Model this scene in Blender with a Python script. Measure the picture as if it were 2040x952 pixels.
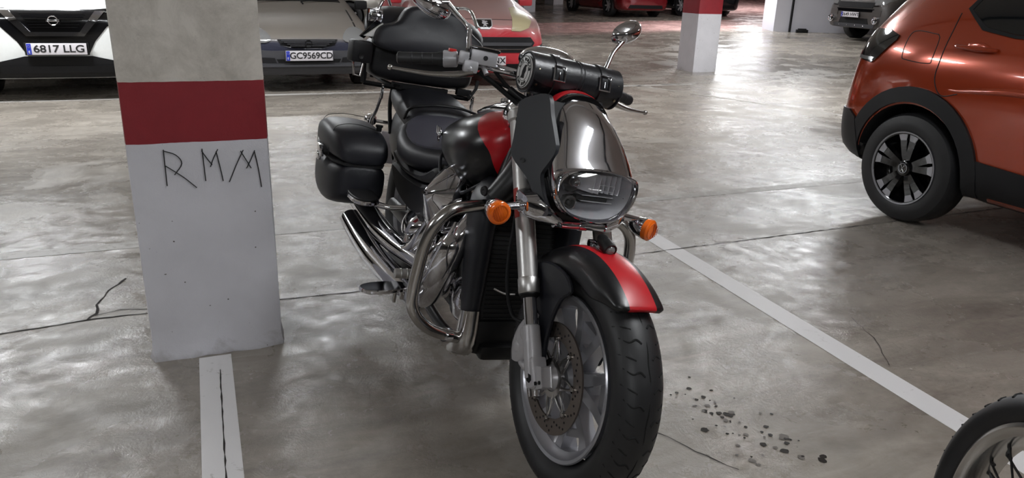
import bpy, bmesh, math, random
from math import sin, cos, pi, radians, sqrt, atan2
from mathutils import Vector, Matrix, Euler
from mathutils.bvhtree import BVHTree
random.seed(7)
SC = bpy.context.scene
COL = SC.collection
for o in list(bpy.data.objects):
    bpy.data.objects.remove(o)

# ------------------------------------------------------------------ camera, world, light, exposure
CAM_F, PITCH, ROLL, YAW, CAM_H = 1510.0, 0.3300, -0.0325, 0.4012, 1.32
def camera():
    f = Vector((0, cos(PITCH), -sin(PITCH))); r = Vector((1, 0, 0)); d = f.cross(r)
    c, s = cos(ROLL), sin(ROLL)
    r2 = c*r + s*d; d2 = -s*r + c*d
    Zi = Matrix.Rotation(-YAW, 3, 'Z')
    r2, d2, f = Zi @ r2, Zi @ d2, Zi @ f
    cam = bpy.data.cameras.new('camera'); cam.sensor_width = 36.0; cam.lens = CAM_F*36.0/2040.0
    cam.clip_start = 0.05; cam.clip_end = 200
    o = bpy.data.objects.new('camera', cam); COL.objects.link(o)
    M = Matrix((r2, -d2, -f)).transposed().to_4x4(); M.translation = Vector((0, 0, CAM_H))
    o.matrix_world = M; SC.camera = o
camera()
SC.view_settings.view_transform = 'Standard'
SC.view_settings.look = 'None'
SC.view_settings.exposure = 0.0
SC.view_settings.gamma = 1.0
SC.view_settings.use_curve_mapping = False
w = bpy.data.worlds.new('world'); SC.world = w; w.use_nodes = True
w.node_tree.nodes['Background'].inputs[0].default_value = (0.62, 0.66, 0.72, 1)
w.node_tree.nodes['Background'].inputs[1].default_value = 0.10

CEIL = 2.62
# battens (some read from glints, others added for light): x, y, heading (degrees), watts
LAMPS = [(-1.75, 8.0, 0, 120), (1.1, 7.8, 0, 42), (4.1, 6.8, 0, 46), (7.55, 7.5, 0, 120), (11.3, 12.4, 0, 75), (1.4, 13.6, 0, 42), (6.6, 13.6, 0, 60),
         (-3.4, 2.2, 90, 36), (1.95, 1.0, 75, 24), (3.6, -4.2, 0, 12), (-1.2, -1.6, 0, 36), (9.6, 2.6, 90, 70), (19.0, 23.0, 0, 170), (12.5, 16.6, 0, 150), (-7.0, 9.5, 0, 60)]

# ------------------------------------------------------------------ materials
def lin(c):
    if isinstance(c, (int, float)): c = (c, c, c)
    return tuple(((v/255)/12.92 if v/255 <= .04045 else ((v/255+.055)/1.055)**2.4) for v in c)
class NT:
    def __init__(s, name):
        s.m = bpy.data.materials.new(name); s.m.use_nodes = True
        s.t = s.m.node_tree; s.b = s.t.nodes['Principled BSDF']
    def n(s, typ, **kw):
        k = s.t.nodes.new(typ)
        for a, v in kw.items():
            if a.startswith('i_'): k.inputs[a[2:].replace('_', ' ')].default_value = v
            else: setattr(k, a, v)
        return k
    def l(s, a, b): s.t.links.new(a, b)
    def coord(s, which='Object', scale=(1, 1, 1), rot=(0, 0, 0)):
        c = s.n('ShaderNodeTexCoord'); m = s.n('ShaderNodeMapping'); m.inputs['Scale'].default_value = scale; m.inputs['Rotation'].default_value = rot
        s.l(c.outputs[which], m.inputs['Vector']); return m.outputs[0]
    def noise(s, vec, scale, detail=5, rough=.55, dist=0):
        k = s.n('ShaderNodeTexNoise'); k.inputs['Scale'].default_value = scale; k.inputs['Detail'].default_value = detail
        k.inputs['Roughness'].default_value = rough; k.inputs['Distortion'].default_value = dist
        s.l(vec, k.inputs['Vector']); return k.outputs['Fac']
    def ramp(s, fac, stops):
        k = s.n('ShaderNodeValToRGB'); e = k.color_ramp.elements
        while len(e) < len(stops): e.new(.5)
        for i, (p, c) in enumerate(stops):
            e[i].position = p; e[i].color = (*lin(c), 1) if not isinstance(c, float) else (c, c, c, 1)
        s.l(fac, k.inputs[0]); return k.outputs[0]
    def mix(s, fac, a, b, mode='MIX'):
        k = s.n('ShaderNodeMix', data_type='RGBA', blend_type=mode)
        for sock, v in ((k.inputs[0], fac), (k.inputs[6], a), (k.inputs[7], b)):
            if hasattr(v, 'is_linked'): s.l(v, sock)
            elif isinstance(v, (int, float)): sock.default_value = v if sock == k.inputs[0] else (v, v, v, 1)
            else: sock.default_value = (*lin(v), 1)
        return k.outputs[2]
    def math(s, op, a, b=0.0, c=None):
        k = s.n('ShaderNodeMath', operation=op)
        for i, v in enumerate((a, b) if c is None else (a, b, c)):
            if hasattr(v, 'is_linked'): s.l(v, k.inputs[i])
            else: k.inputs[i].default_value = v
        return k.outputs[0]
    def bump(s, h, strength=.2, dist=.002):
        k = s.n('ShaderNodeBump'); k.inputs['Strength'].default_value = strength; k.inputs['Distance'].default_value = dist
        s.l(h, k.inputs['Height']); s.l(k.outputs[0], s.b.inputs['Normal'])
def pbr(name, col, rough=.5, metal=0.0, coat=0.0, grain=0.0, gscale=60, bump=0.0, bscale=400, bdist=.0008, spec=.5):
    N = NT(name); b = N.b
    b.inputs['Roughness'].default_value = rough; b.inputs['Metallic'].default_value = metal
    b.inputs['Coat Weight'].default_value = coat; b.inputs['Coat Roughness'].default_value = .04
    b.inputs['Specular IOR Level'].default_value = spec
    v = N.coord()
    f = N.noise(v, gscale, 4)
    g = max(grain, .04)
    c = lin(col)
    mixn = N.mix(f, (0, 0, 0), (0, 0, 0))
    k = mixn.node
    k.inputs[6].default_value = (*[x*(1-g) for x in c], 1); k.inputs[7].default_value = (*[min(1, x*(1+g)) for x in c], 1)
    N.l(mixn, b.inputs['Base Color'])
    if bump: N.bump(N.noise(v, bscale, 3), bump, bdist)
    return N.m
M = {}
M['chrome'] = pbr('chrome', (215, 215, 220), .05, 1)
M['chrome_soft'] = pbr('chrome_soft', (190, 188, 186), .2, 1)
M['steel'] = pbr('brushed_steel', (188, 186, 184), .4, 1, bump=.05, bscale=300)
M['cast'] = pbr('cast_aluminium', (172, 171, 174), .4, .4, grain=.08, bump=.1, bscale=500)
M['silver'] = pbr('silver_paint', (168, 166, 168), .38, .25)
M['wheel'] = pbr('wheel_silver', (160, 160, 165), .28, .55)
M['disc'] = pbr('disc_steel', (120, 112, 106), .35, .9, grain=.15, gscale=200)
M['satin'] = pbr('satin_black', (23, 24, 30), .42, 0, grain=.1, bump=.04, bscale=900, spec=.4)
M['matte'] = pbr('matte_black', (13, 13, 15), .6, spec=.25)
M['plastic'] = pbr('black_plastic', (20, 20, 23), .45, bump=.06, bscale=900, spec=.35)
M['gloss'] = pbr('gloss_black', (8, 8, 10), .12, coat=.6)
M['engine'] = pbr('engine_black', (14, 14, 15), .4, grain=.1)
M['rubber'] = pbr('rubber', (27, 27, 29), .5, grain=.12, gscale=40, bump=.06, bscale=700)
M['groove'] = pbr('groove_rubber', (5, 5, 5), .9)
M['leather'] = pbr('black_leather', (33, 34, 40), .46, grain=.1, bump=.2, bscale=350, bdist=.0012)
M['seat_pad'] = pbr('grey_vinyl', (74, 74, 84), .5, grain=.08, bump=.15, bscale=500)
M['bag'] = pbr('bag_leather', (22, 22, 26), .32, grain=.12, bump=.25, bscale=130, bdist=.0015)
M['red'] = pbr('red_paint', (176, 22, 30), .35, coat=.2)
M['amber'] = pbr('amber_plastic', (226, 104, 22), .15, coat=.5)
M['amber'].node_tree.nodes['Principled BSDF'].inputs['Subsurface Weight'].default_value = 0
M['amber_d'] = pbr('amber_ribs', (170, 66, 12), .2)
M['reflector'] = pbr('reflector_silver', (212, 210, 214), .2, .45)
M['bulb'] = pbr('bulb_grey', (120, 118, 120), .15, .8)
M['redplastic'] = pbr('red_plastic', (190, 40, 36), .3)
M['label'] = pbr('red_label', (150, 42, 34), .5)
M['ink'] = pbr('black_ink', (18, 18, 20), .6)
M['white'] = pbr('white_enamel', (225, 224, 222), .4)
M['blueband'] = pbr('plate_blue', (24, 44, 160), .4)
M['plate'] = pbr('plate_white', (196, 192, 196), .4)
M['radiator'] = pbr('radiator_black', (9, 9, 10), .6)
M['tailred'] = pbr('tail_red', (96, 8, 12), .1, coat=.6)
M['darkglass'] = pbr('dark_glass', (14, 17, 20), .06, coat=.5)
M['lens_clear'] = pbr('clear_lens', (124, 124, 124), .12, .3)
M['lens_yellow'] = pbr('yellowed_lens', (166, 156, 124), .25)
M['brass'] = pbr('rivet_metal', (150, 140, 120), .3, 1)
def glass(name):
    N = NT(name); t = N.n('ShaderNodeBsdfTransparent'); g = N.n('ShaderNodeBsdfGlossy'); g.inputs['Roughness'].default_value = .02
    lw = N.n('ShaderNodeLayerWeight'); lw.inputs['Blend'].default_value = .5; mx = N.n('ShaderNodeMixShader'); t.inputs[0].default_value = (.95, .97, .97, 1)
    N.l(N.math('ADD', .05, N.math('MULTIPLY', N.math('POWER', lw.outputs['Facing'], 4.0), .6)), mx.inputs[0]); N.l(t.outputs[0], mx.inputs[1]); N.l(g.outputs[0], mx.inputs[2])
    N.l(mx.outputs[0], N.t.nodes['Material Output'].inputs['Surface']); return N.m
M['glass'] = glass('headlight_glass')
def emis(name, col, st):
    N = NT(name); N.b.inputs['Base Color'].default_value = (.8, .8, .8, 1)
    N.b.inputs['Emission Color'].default_value = (*col, 1); N.b.inputs['Emission Strength'].default_value = st
    return N.m
M['tube'] = emis('fluorescent_tube', (.92, .96, 1.0), 55.0)

def split_paint(name, ax_fn, base=(15, 15, 18), red=(178, 20, 30), rough=.36):
    """black paint with a red band where the mask built by ax_fn is 1"""
    N = NT(name); c = N.n('ShaderNodeTexCoord'); s = N.n('ShaderNodeSeparateXYZ'); N.l(c.outputs['Object'], s.inputs[0])
    m = ax_fn(N, s.outputs[0], s.outputs[1], s.outputs[2])
    f = N.noise(c.outputs['Object'], 900, 2)
    N.l(N.mix(m, base, red), N.b.inputs['Base Color'])
    N.b.inputs['Roughness'].default_value = rough; N.b.inputs['Coat Weight'].default_value = .1; N.b.inputs['Coat Roughness'].default_value = .2
    N.bump(f, .04, .0006)
    return N.m

# concrete floor
def floor_mat():
    N = NT('polished_concrete'); v = N.coord()
    vs = N.coord(scale=(.8, 2.4, 1), rot=(0, 0, .12))
    big = N.noise(vs, .55, 7, .62, .7); mid = N.noise(vs, 2.6, 8, .68, .9); fine = N.noise(v, 24, 6, .7, .5)
    c1 = N.ramp(big, [(.32, (90, 83, 75)), (.5, (132, 125, 115)), (.68, (166, 159, 148))])
    c2 = N.ramp(mid, [(.30, (84, 77, 70)), (.5, (136, 128, 118)), (.72, (180, 172, 161))])
    c = N.mix(.5, c1, c2)
    c3 = N.ramp(fine, [(.3, (110, 106, 100)), (.55, (140, 134, 128)), (.75, (160, 155, 150))])
    c = N.mix(.28, c, c3)
    # dark scuffs
    sc = N.noise(N.coord(scale=(1, 5, 1), rot=(0, 0, -.6)), 6, 6, .75, 1.6)
    sm = N.ramp(sc, [(.62, 0.0), (.76, 1.0)])
    c = N.mix(N.math('MULTIPLY', sm, .35), c, (78, 74, 70))
    pit = N.ramp(N.noise(N.coord(scale=(1, 1.6, 1)), 34, 5, .75, .8), [(.60, 0.0), (.66, 1.0)]); zone = N.ramp(N.noise(v, .9, 4, .6), [(.48, 0.0), (.62, 1.0)])
    c = N.mix(N.math('MULTIPLY', N.math('MULTIPLY', pit, zone), .55), c, (72, 67, 62))
    scr = N.ramp(N.noise(N.coord(scale=(1, 14, 1), rot=(0, 0, .9)), 5, 4, .6, .3), [(.66, 0.0), (.70, 1.0)])
    c = N.mix(N.math('MULTIPLY', scr, .22), c, (188, 182, 174))
    # pinkish painted driving lane far away on the right: half-plane in x,y
    g = N.n('ShaderNodeNewGeometry'); s = N.n('ShaderNodeSeparateXYZ'); N.l(g.outputs['Position'], s.inputs[0])
    wob = N.math('MULTIPLY', N.math('SUBTRACT', mid, .5), .8)
    dd = N.math('ADD', N.math('SUBTRACT', s.outputs[1], 16.0), wob)
    m1 = N.math('MULTIPLY', N.math('MINIMUM', N.math('MAXIMUM', dd, 0.0), 1.0), N.math('MULTIPLY', N.math('GREATER_THAN', s.outputs[0], 6.0), N.math('MAXIMUM', N.math('LESS_THAN', dd, 3.3), N.math('GREATER_THAN', s.outputs[0], 15.3))))
    c = N.mix(m1, c, N.mix(mid, (172, 132, 128), (226, 190, 184)))
    N.l(c, N.b.inputs['Base Color'])
    r = N.ramp(N.noise(v, 1.7, 6, .65, .6), [(.36, .13), (.5, .25), (.64, .46)])
    r2 = N.math('ADD', r, N.math('MULTIPLY', N.math('SUBTRACT', fine, .5), .25))
    N.l(r2, N.b.inputs['Roughness'])
    N.b.inputs['Specular IOR Level'].default_value = .55
    h = N.math('ADD', N.math('MULTIPLY', N.noise(v, 9, 8, .78, .9), 1.0), N.math('MULTIPLY', N.noise(v, 70, 4, .7, .3), .22))
    N.bump(h, .34, .010)
    return N.m
M['floor'] = floor_mat()
def paint_mat(name, col, worn=.5, under=(128, 122, 114)):
    N = NT(name); v = N.coord(); f = N.noise(v, 14, 8, .75, .4); g = N.noise(v, 2.2, 4)
    k = N.ramp(N.math('ADD', f, N.math('MULTIPLY', g, .3)), [(max(.0, worn), 0.0), (worn+.12, 1.0)])
    N.l(N.mix(k, under, col), N.b.inputs['Base Color']); N.b.inputs['Roughness'].default_value = .5
    N.bump(f, .3, .003)
    return N.m
M['line'] = paint_mat('line_paint', (208, 206, 206), .42)
M['line_worn'] = paint_mat('line_paint_worn', (172, 169, 165), .52)
M['line_faint'] = paint_mat('line_paint_faint', (160, 157, 152), .62)
M['crack'] = pbr('crack_dark', (38, 34, 32), .9)
M['oil'] = pbr('oil_spot', (26, 22, 20), .25, grain=.3)
M['oil_soft'] = pbr('old_oil', (84, 78, 72), .5, grain=.3)

def pillar_mat(name, red0, red1, low=(212, 211, 217), high=(205, 199, 190), mottled=.5):
    N = NT(name); c = N.n('ShaderNodeTexCoord'); s = N.n('ShaderNodeSeparateXYZ'); N.l(c.outputs['Object'], s.inputs[0]); z = s.outputs[2]
    n1 = N.noise(c.outputs['Object'], 7, 7, .7, .4); n2 = N.noise(c.outputs['Object'], 38, 5, .7); n3 = N.noise(c.outputs['Object'], 2.4, 4, .6)
    lo = N.mix(N.ramp(n3, [(.35, 0.0), (.65, .35)]), low, (170, 169, 173))
    wet = N.math('SUBTRACT', 1.0, N.math('MULTIPLY', z, 9.0))
    lo = N.mix(N.ramp(N.math('ADD', N.math('MULTIPLY', n1, .9), N.math('MULTIPLY', wet, .28)), [(.62, 0.0), (.8, .5)]), lo, (140, 136, 132))
    spots = N.ramp(N.noise(c.outputs['Object'], 60, 1, .3), [(.185, 1.0), (.215, 0.0)])
    lo = N.mix(spots, lo, (90, 84, 80))
    hi = N.mix(N.ramp(n1, [(.42, 0.0), (.68, mottled)]), high, (128, 122, 110))
    hi = N.mix(N.ramp(n2, [(.6, 0.0), (.75, .35)]), hi, (112, 106, 100))
    rd = N.mix(N.ramp(n1, [(.4, 0.0), (.7, .4)]), (132, 24, 34), (112, 20, 30))
    wob = N.math('MULTIPLY', N.math('SUBTRACT', N.noise(c.outputs['Object'], 9, 3), .5), .006)
    zz = N.math('ADD', z, wob)
    col = N.mix(N.math('GREATER_THAN', zz, red0), lo, rd)
    col = N.mix(N.math('GREATER_THAN', zz, red1), col, hi)
    N.l(col, N.b.inputs['Base Color']); N.b.inputs['Roughness'].default_value = .55
    N.bump(N.math('ADD', N.math('MULTIPLY', n1, N.math('ADD', 1.0, N.math('MAXIMUM', 0.0, wet))), N.math('MULTIPLY', n2, .4)), .5, .007)
    return N.m

def dusty(name, base, dust, z0, z1, amt=.85, rough=.35, metal=.2):
    """car paint with settled dust on upward faces"""
    N = NT(name); g = N.n('ShaderNodeNewGeometry'); s = N.n('ShaderNodeSeparateXYZ'); N.l(g.outputs['Normal'], s.inputs[0])
    f = N.noise(N.coord(), 6, 5, .6)
    up = N.ramp(N.math('ADD', s.outputs[2], N.math('MULTIPLY', N.math('SUBTRACT', f, .5), .25)), [(z0, 0.0), (z1, amt)])
    N.l(N.mix(up, base, dust), N.b.inputs['Base Color'])
    N.b.inputs['Roughness'].default_value = rough; N.b.inputs['Metallic'].default_value = metal; N.b.inputs['Coat Weight'].default_value = .3
    return N.m

# ------------------------------------------------------------------ mesh helpers
def frame(d, up=Vector((0, 0, 1))):
    d = Vector(d).normalized()
    if abs(d.dot(up)) > .95: up = Vector((1, 0, 0))
    x = d.cross(up).normalized(); y = x.cross(d).normalized()
    return x, y
def crom(P, res=8, closed=False):
    P = [Vector(p) for p in P]
    if len(P) < 3 or res <= 1: return P
    out = []; n = len(P)
    rng = range(n) if closed else range(n-1)
    for i in rng:
        p1, p2 = P[i], P[(i+1) % n]
        p0 = P[i-1] if (closed or i > 0) else p1*2-p2
        p3 = P[(i+2) % n] if (closed or i+2 < n) else p2*2-p1
        for k in range(res):
            t = k/res
            out.append(.5*((2*p1)+(-p0+p2)*t+(2*p0-5*p1+4*p2-p3)*t*t+(-p0+3*p1-3*p2+p3)*t**3))
    if not closed: out.append(P[-1])
    return out
def lerp_list(L, n):
    if isinstance(L, (int, float)): return [L]*n
    out = []
    for i in range(n):
        t = i/(n-1)*(len(L)-1); k = min(int(t), len(L)-2); out.append(L[k]*(1-(t-k))+L[k+1]*(t-k))
    return out
class MB:
    def __init__(s, T=None): s.v = []; s.f = []; s.mi = []; s.T = T; s.sub = 0
    def add(s, V, F, m=0):
        b = len(s.v)
        s.v += [Vector(s.T(Vector(p))) if s.T else Vector(p) for p in V]
        s.f += [[b+i for i in f] for f in F]; s.mi += [m]*len(F); return s
    def loft(s, rings, m=0, cap0=True, cap1=True, closed=True):
        n = len(rings[0]); V = [p for r in rings for p in r]; F = []
        for i in range(len(rings)-1):
            for j in range(n if closed else n-1):
                k = (j+1) % n
                F.append([i*n+j, i*n+k, (i+1)*n+k, (i+1)*n+j])
        if cap0: F.append(list(range(n))[::-1])
        if cap1: F.append([(len(rings)-1)*n+j for j in range(n)])
        return s.add(V, F, m)
    def tube(s, P, r, n=12, m=0, res=8, closed=False, caps=True, sq=1.0, up=Vector((0, 0, 1))):
        P = crom(P, res, closed); R = lerp_list(r, len(P)); rings = []
        d0 = (P[1]-P[0]).normalized(); x, y = frame(d0, up)
        prev = d0
        for i, p in enumerate(P):
            a = P[i-1] if (i > 0 or closed) else p; b = P[(i+1) % len(P)] if (i < len(P)-1 or closed) else p
            d = (b-a).normalized()
            q = prev.rotation_difference(d); x = q @ x; y = q @ y; prev = d
            rings.append([p+(x*cos(2*pi*k/n)+y*sin(2*pi*k/n)*sq)*R[i] for k in range(n)])
        if closed:
            rings.append(rings[0]); caps = False
        return s.loft(rings, m, caps, caps)
    def lathe(s, prof, o=(0, 0, 0), ax=(0, 1, 0), n=32, m=0, a0=0, a1=2*pi, caps=False, sc=(1, 1)):
        """prof: (distance along axis, radius)"""
        o = Vector(o); ax = Vector(ax).normalized(); x, y = frame(ax)
        full = abs(a1-a0-2*pi) < 1e-6; cnt = n if full else n+1
        rings = [[o+ax*t+(x*cos(a0+(a1-a0)*k/n)*sc[0]+y*sin(a0+(a1-a0)*k/n)*sc[1])*max(r, 1e-5) for k in range(cnt)] for t, r in prof]
        if prof[0][1] < 1e-4: pass
        return s.loft(rings, m, caps, caps, full)
    def cyl(s, a, b, r, n=16, m=0, r2=None, bev=0):
        a = Vector(a); b = Vector(b); L = (b-a).length; r2 = r if r2 is None else r2
        pr = [(0, r), (L, r2)] if not bev else [(0, r-bev), (bev, r), (L-bev, r2), (L, r2-bev)]
        return s.lathe(pr, a, b-a, n, m, caps=True)
    def sphere(s, c, r, n=16, m=0, sc=(1, 1, 1)):
        c = Vector(c); V = []; F = []; h = n//2
        for i in range(1, h):
            t = pi*i/h
            for k in range(n): V.append(c+Vector((sin(t)*cos(2*pi*k/n)*sc[0], sin(t)*sin(2*pi*k/n)*sc[1], cos(t)*sc[2]))*r)
        V += [c+Vector((0, 0, r*sc[2])), c-Vector((0, 0, r*sc[2]))]; t, b = len(V)-2, len(V)-1
        for k in range(n): F.append([t, k, (k+1) % n]); F.append([b, (h-2)*n+(k+1) % n, (h-2)*n+k])
        for i in range(h-2):
            for k in range(n): F.append([i*n+k, (i+1)*n+k, (i+1)*n+(k+1) % n, i*n+(k+1) % n])
        return s.add(V, F, m)
    def box(s, c, size, m=0, bev=0.0, rot=None, seg=2, X=None):
        bm = bmesh.new(); bmesh.ops.create_cube(bm, size=1)
        for v in bm.verts: v.co = Vector((v.co.x*size[0], v.co.y*size[1], v.co.z*size[2]))
        if bev: bmesh.ops.bevel(bm, geom=bm.edges[:], offset=bev, segments=seg, profile=.6, affect='EDGES')
        R = Euler(rot).to_matrix() if rot else Matrix.Identity(3)
        if X: R = X
        V = [R @ v.co+Vector(c) for v in bm.verts]; F = [[v.index for v in f.verts] for f in bm.faces]
        bm.free(); return s.add(V, F, m)
    def prism(s, poly, fn, d0, d1, m=0, bev=0.0, res=1):
        """poly: 2D points; fn(u, v, d) -> 3D point"""
        if res > 1: poly = [(p.x, p.y) for p in crom([(a, b, 0) for a, b in poly], res, True)]
        n = len(poly)
        if bev:
            cx = sum(p[0] for p in poly)/n; cy = sum(p[1] for p in poly)/n
            def ins(e):
                out = []
                for i in range(n):
                    p0, p1, p2 = Vector(poly[i-1]), Vector(poly[i]), Vector(poly[(i+1) % n])
                    a = (p1-p0); b = (p2-p1)
                    if a.length < 1e-7 or b.length < 1e-7: out.append(p1); continue
                    t = (a.normalized()+b.normalized()); nn = Vector((-t.y, t.x))
                    if nn.length < 1e-6: out.append(p1); continue
                    nn.normalize()
                    if nn.dot(Vector((cx, cy))-p1) < 0 and n < 5: nn = -nn
                    out.append(p1+nn*e*s_sign)
                return out
            area = sum(poly[i-1][0]*poly[i][1]-poly[i][0]*poly[i-1][1] for i in range(n))
            s_sign = 1 if area > 0 else -1
            sg = 1 if d1 > d0 else -1
            lay = [(ins(bev), d0), (poly, d0+sg*bev), (poly, d1-sg*bev), (ins(bev), d1)]
        else: lay = [(poly, d0), (poly, d1)]
        return s.loft([[fn(p[0], p[1], d) for p in pl] for pl, d in lay], m, True, True)
    def build(s, name, mat, parent=None, angle=38, sub=0, merge=1e-5, smooth=True):
        bm = bmesh.new(); vs = [bm.verts.new(v) for v in s.v]; bm.verts.ensure_lookup_table()
        for f, mi in zip(s.f, s.mi):
            try: q = bm.faces.new([vs[i] for i in f]); q.material_index = mi
            except ValueError: pass
        bmesh.ops.remove_doubles(bm, verts=bm.verts[:], dist=merge)
        bmesh.ops.recalc_face_normals(bm, faces=bm.faces[:])
        for f in bm.faces: f.smooth = smooth
        if not sub:
            for e in bm.edges:
                if len(e.link_faces) == 2 and e.calc_face_angle(0) > radians(angle): e.smooth = False
        me = bpy.data.meshes.new(name); bm.to_mesh(me); bm.free()
        o = bpy.data.objects.new(name, me); COL.objects.link(o)
        for q in (mat if isinstance(mat, (list, tuple)) else [mat]): me.materials.append(M[q] if isinstance(q, str) else q)
        if sub:
            md = o.modifiers.new('smooth', 'SUBSURF'); md.levels = sub; md.render_levels = sub
        if parent: o.parent = parent
        return o
def thing(name, label, cat, loc=(0, 0, 0), rotz=0, group=None):
    o = bpy.data.objects.new(name, None); COL.objects.link(o); o.location = loc; o.rotation_euler = (0, 0, rotz)
    o.empty_display_size = .1
    o['label'] = label; o['category'] = cat
    if group: o['group'] = group
    return o
def tag(o, label=None, cat=None, group=None, kind=None):
    if label: o['label'] = label
    if cat: o['category'] = cat
    if group: o['group'] = group
    if kind: o['kind'] = kind
    return o
def struct(o, label=None): o['kind'] = 'structure'; (label and o.__setitem__('label', label)); return o
def sring(c, x, y, hx, hy, n=24, e=2.0, top=None):
    """superellipse ring round c in plane x,y"""
    c = Vector(c); out = []
    for k in range(n):
        a = 2*pi*k/n; ca, sa = cos(a), sin(a)
        out.append(c+Vector(x)*(math.copysign(abs(ca)**(2/e), ca)*hx)+Vector(y)*(math.copysign(abs(sa)**(2/e), sa)*(hy if (sa > 0 or top is None) else top)))
    return out
def text_obj(name, s, size, mat, parent, loc, rot, sx=1.0, ext=.0015, align='CENTER', spacing=1.0, off=0.0):
    cu = bpy.data.curves.new(name, 'FONT'); cu.body = s; cu.size = size; cu.extrude = ext; cu.align_x = align; cu.align_y = 'CENTER'
    cu.space_character = spacing; cu.offset = off
    cu.materials.append(M[mat]); o = bpy.data.objects.new(name, cu); COL.objects.link(o)
    bpy.context.view_layer.update(); me = bpy.data.meshes.new_from_object(o.evaluated_get(bpy.context.evaluated_depsgraph_get()))
    bpy.data.objects.remove(o); bpy.data.curves.remove(cu); o = bpy.data.objects.new(name, me); COL.objects.link(o)
    o.location = loc; o.rotation_euler = rot; o.scale = (sx, 1, 1)
    if parent: o.parent = parent
    return o
def bake(o):
    """evaluate the modifiers of o into its mesh"""
    bpy.context.view_layer.update()
    dg = bpy.context.evaluated_depsgraph_get(); me = bpy.data.meshes.new_from_object(o.evaluated_get(dg))
    o.modifiers.clear(); o.data = me; return o
def cut(o, cutters, mat='matte'):
    for c in cutters:
        b = c.build('cutter', mat); md = o.modifiers.new('cut', 'BOOLEAN'); md.operation = 'DIFFERENCE'; md.object = b; md.solver = 'EXACT'; md.material_mode = 'TRANSFER'
        if o.parent: b.parent = o.parent
        bake(o); bpy.data.objects.remove(b)
    return o
def bvh_of(o): return BVHTree.FromPolygons([v.co.copy() for v in o.data.vertices], [list(p.vertices) for p in o.data.polygons])
def conform(poly, bvh, fn, d, off=.004, thick=.012, cell=.03, name='patch', mat='matte', parent=None, res=1, angle=40, maxd=3.0):
    """plate of thickness thick lying on the surface hit by rays from fn(u,v) along d"""
    if res > 1: poly = [(p.x, p.y) for p in crom([(a, b, 0) for a, b in poly], res, True)]
    bm = bmesh.new(); vs = [bm.verts.new((u, v, 0)) for u, v in poly]; bm.faces.new(vs)
    us = [p[0] for p in poly]; ws = [p[1] for p in poly]
    k = math.ceil(min(us)/cell)
    while k*cell < max(us):
        bmesh.ops.bisect_plane(bm, geom=bm.verts[:]+bm.edges[:]+bm.faces[:], plane_co=(k*cell, 0, 0), plane_no=(1, 0, 0)); k += 1
    k = math.ceil(min(ws)/cell)
    while k*cell < max(ws):
        bmesh.ops.bisect_plane(bm, geom=bm.verts[:]+bm.edges[:]+bm.faces[:], plane_co=(0, k*cell, 0), plane_no=(0, 1, 0)); k += 1
    bmesh.ops.remove_doubles(bm, verts=bm.verts[:], dist=1e-5)
    d = Vector(d).normalized(); hits = {}; last = None
    for v in bm.verts:
        h, nrm, _, _ = bvh.ray_cast(fn(v.co.x, v.co.y), d, maxd)
        if h is None: h = bvh.find_nearest(fn(v.co.x, v.co.y)+d*.3)[0]
        hits[v.index] = h
    base = [hits[v.index] for v in bm.verts]; bm.verts.index_update()
    m = MB(); nV = len(bm.verts)
    V = [b-d*off for b in base]+[b+d*thick for b in base]
    F = [[v.index for v in f.verts] for f in bm.faces]; F += [[nV+i for i in f][::-1] for f in F]
    for e in bm.edges:
        if len(e.link_faces) == 1: a, b = e.verts[0].index, e.verts[1].index; F.append([a, b, nV+b, nV+a])
    bm.free(); m.add(V, F); return m.build(name, mat, parent, angle)
# ------------------------------------------------------------------ setting
def rise(x, y):
    s = .75*x+.66*y-12.2
    if s <= -1: return 0.0
    return .032*((s+1)**2/4 if s < 1 else s)
def floor():
    m = MB(); xs = [-14+i*1.0 for i in range(61)]; ys = [-8+i*1.0 for i in range(61)]
    V = [(x, y, rise(x, y)) for y in ys for x in xs]; n = len(xs)
    F = [[j*n+i, j*n+i+1, (j+1)*n+i+1, (j+1)*n+i] for j in range(len(ys)-1) for i in range(n-1)]
    m.add(V, F); o = m.build('floor', 'floor'); struct(o, 'polished grey concrete garage floor with pale bay lines')
floor()
def strip(name, pts, wd, mat, z=.0012, label=None):
    m = MB(); L = []; R = []
    for i, p in enumerate(pts):
        a = Vector(pts[max(i-1, 0)]); b = Vector(pts[min(i+1, len(pts)-1)]); d = (b-a).normalized(); nn = Vector((-d.y, d.x))
        wv = wd[i] if isinstance(wd, list) else wd
        q = Vector(p); l = q+nn*wv/2; r = q-nn*wv/2
        L.append((l.x, l.y, rise(l.x, l.y)+z)); R.append((r.x, r.y, rise(r.x, r.y)+z))
    n = len(pts); m.add(L+R, [[i, n+i, n+i+1, i+1] for i in range(n-1)])
    return struct(m.build(name, mat), label)
def line(a, b, wd, mat, label, z=.0012):
    n = max(2, int((Vector(b)-Vector(a)).length/.5)); P = [Vector(a).lerp(Vector(b), i/n) for i in range(n+1)]
    return strip('parking_line', P, wd, mat, z, label)
line((-.02, 2.66), (-.04, .6), .108, 'line', 'white bay line running from the foot of the near pillar')
line((2.27, 3.60), (2.16, .35), .11, 'line', 'white bay line between the motorcycle and the orange car')
line((-5, 4.03), (2.5, 4.03), .10, 'line_worn', 'worn white cross line behind the near pillar')
line((2.55, 4.02), (5.6, 4.02), .09, 'line_faint', 'faded cross line behind the motorcycle')
line((-6, 9.0), (6.5, 9.0), .11, 'line_worn', 'worn white line in front of the parked cars')
line((6.0, 9.05), (12.5, 9.6), .09, 'line_faint', 'faded line beyond the far pillar')
line((7.5, 4.2), (5.6, 9.0), .08, 'line_faint', 'faded slanted line near the far pillar')
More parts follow.
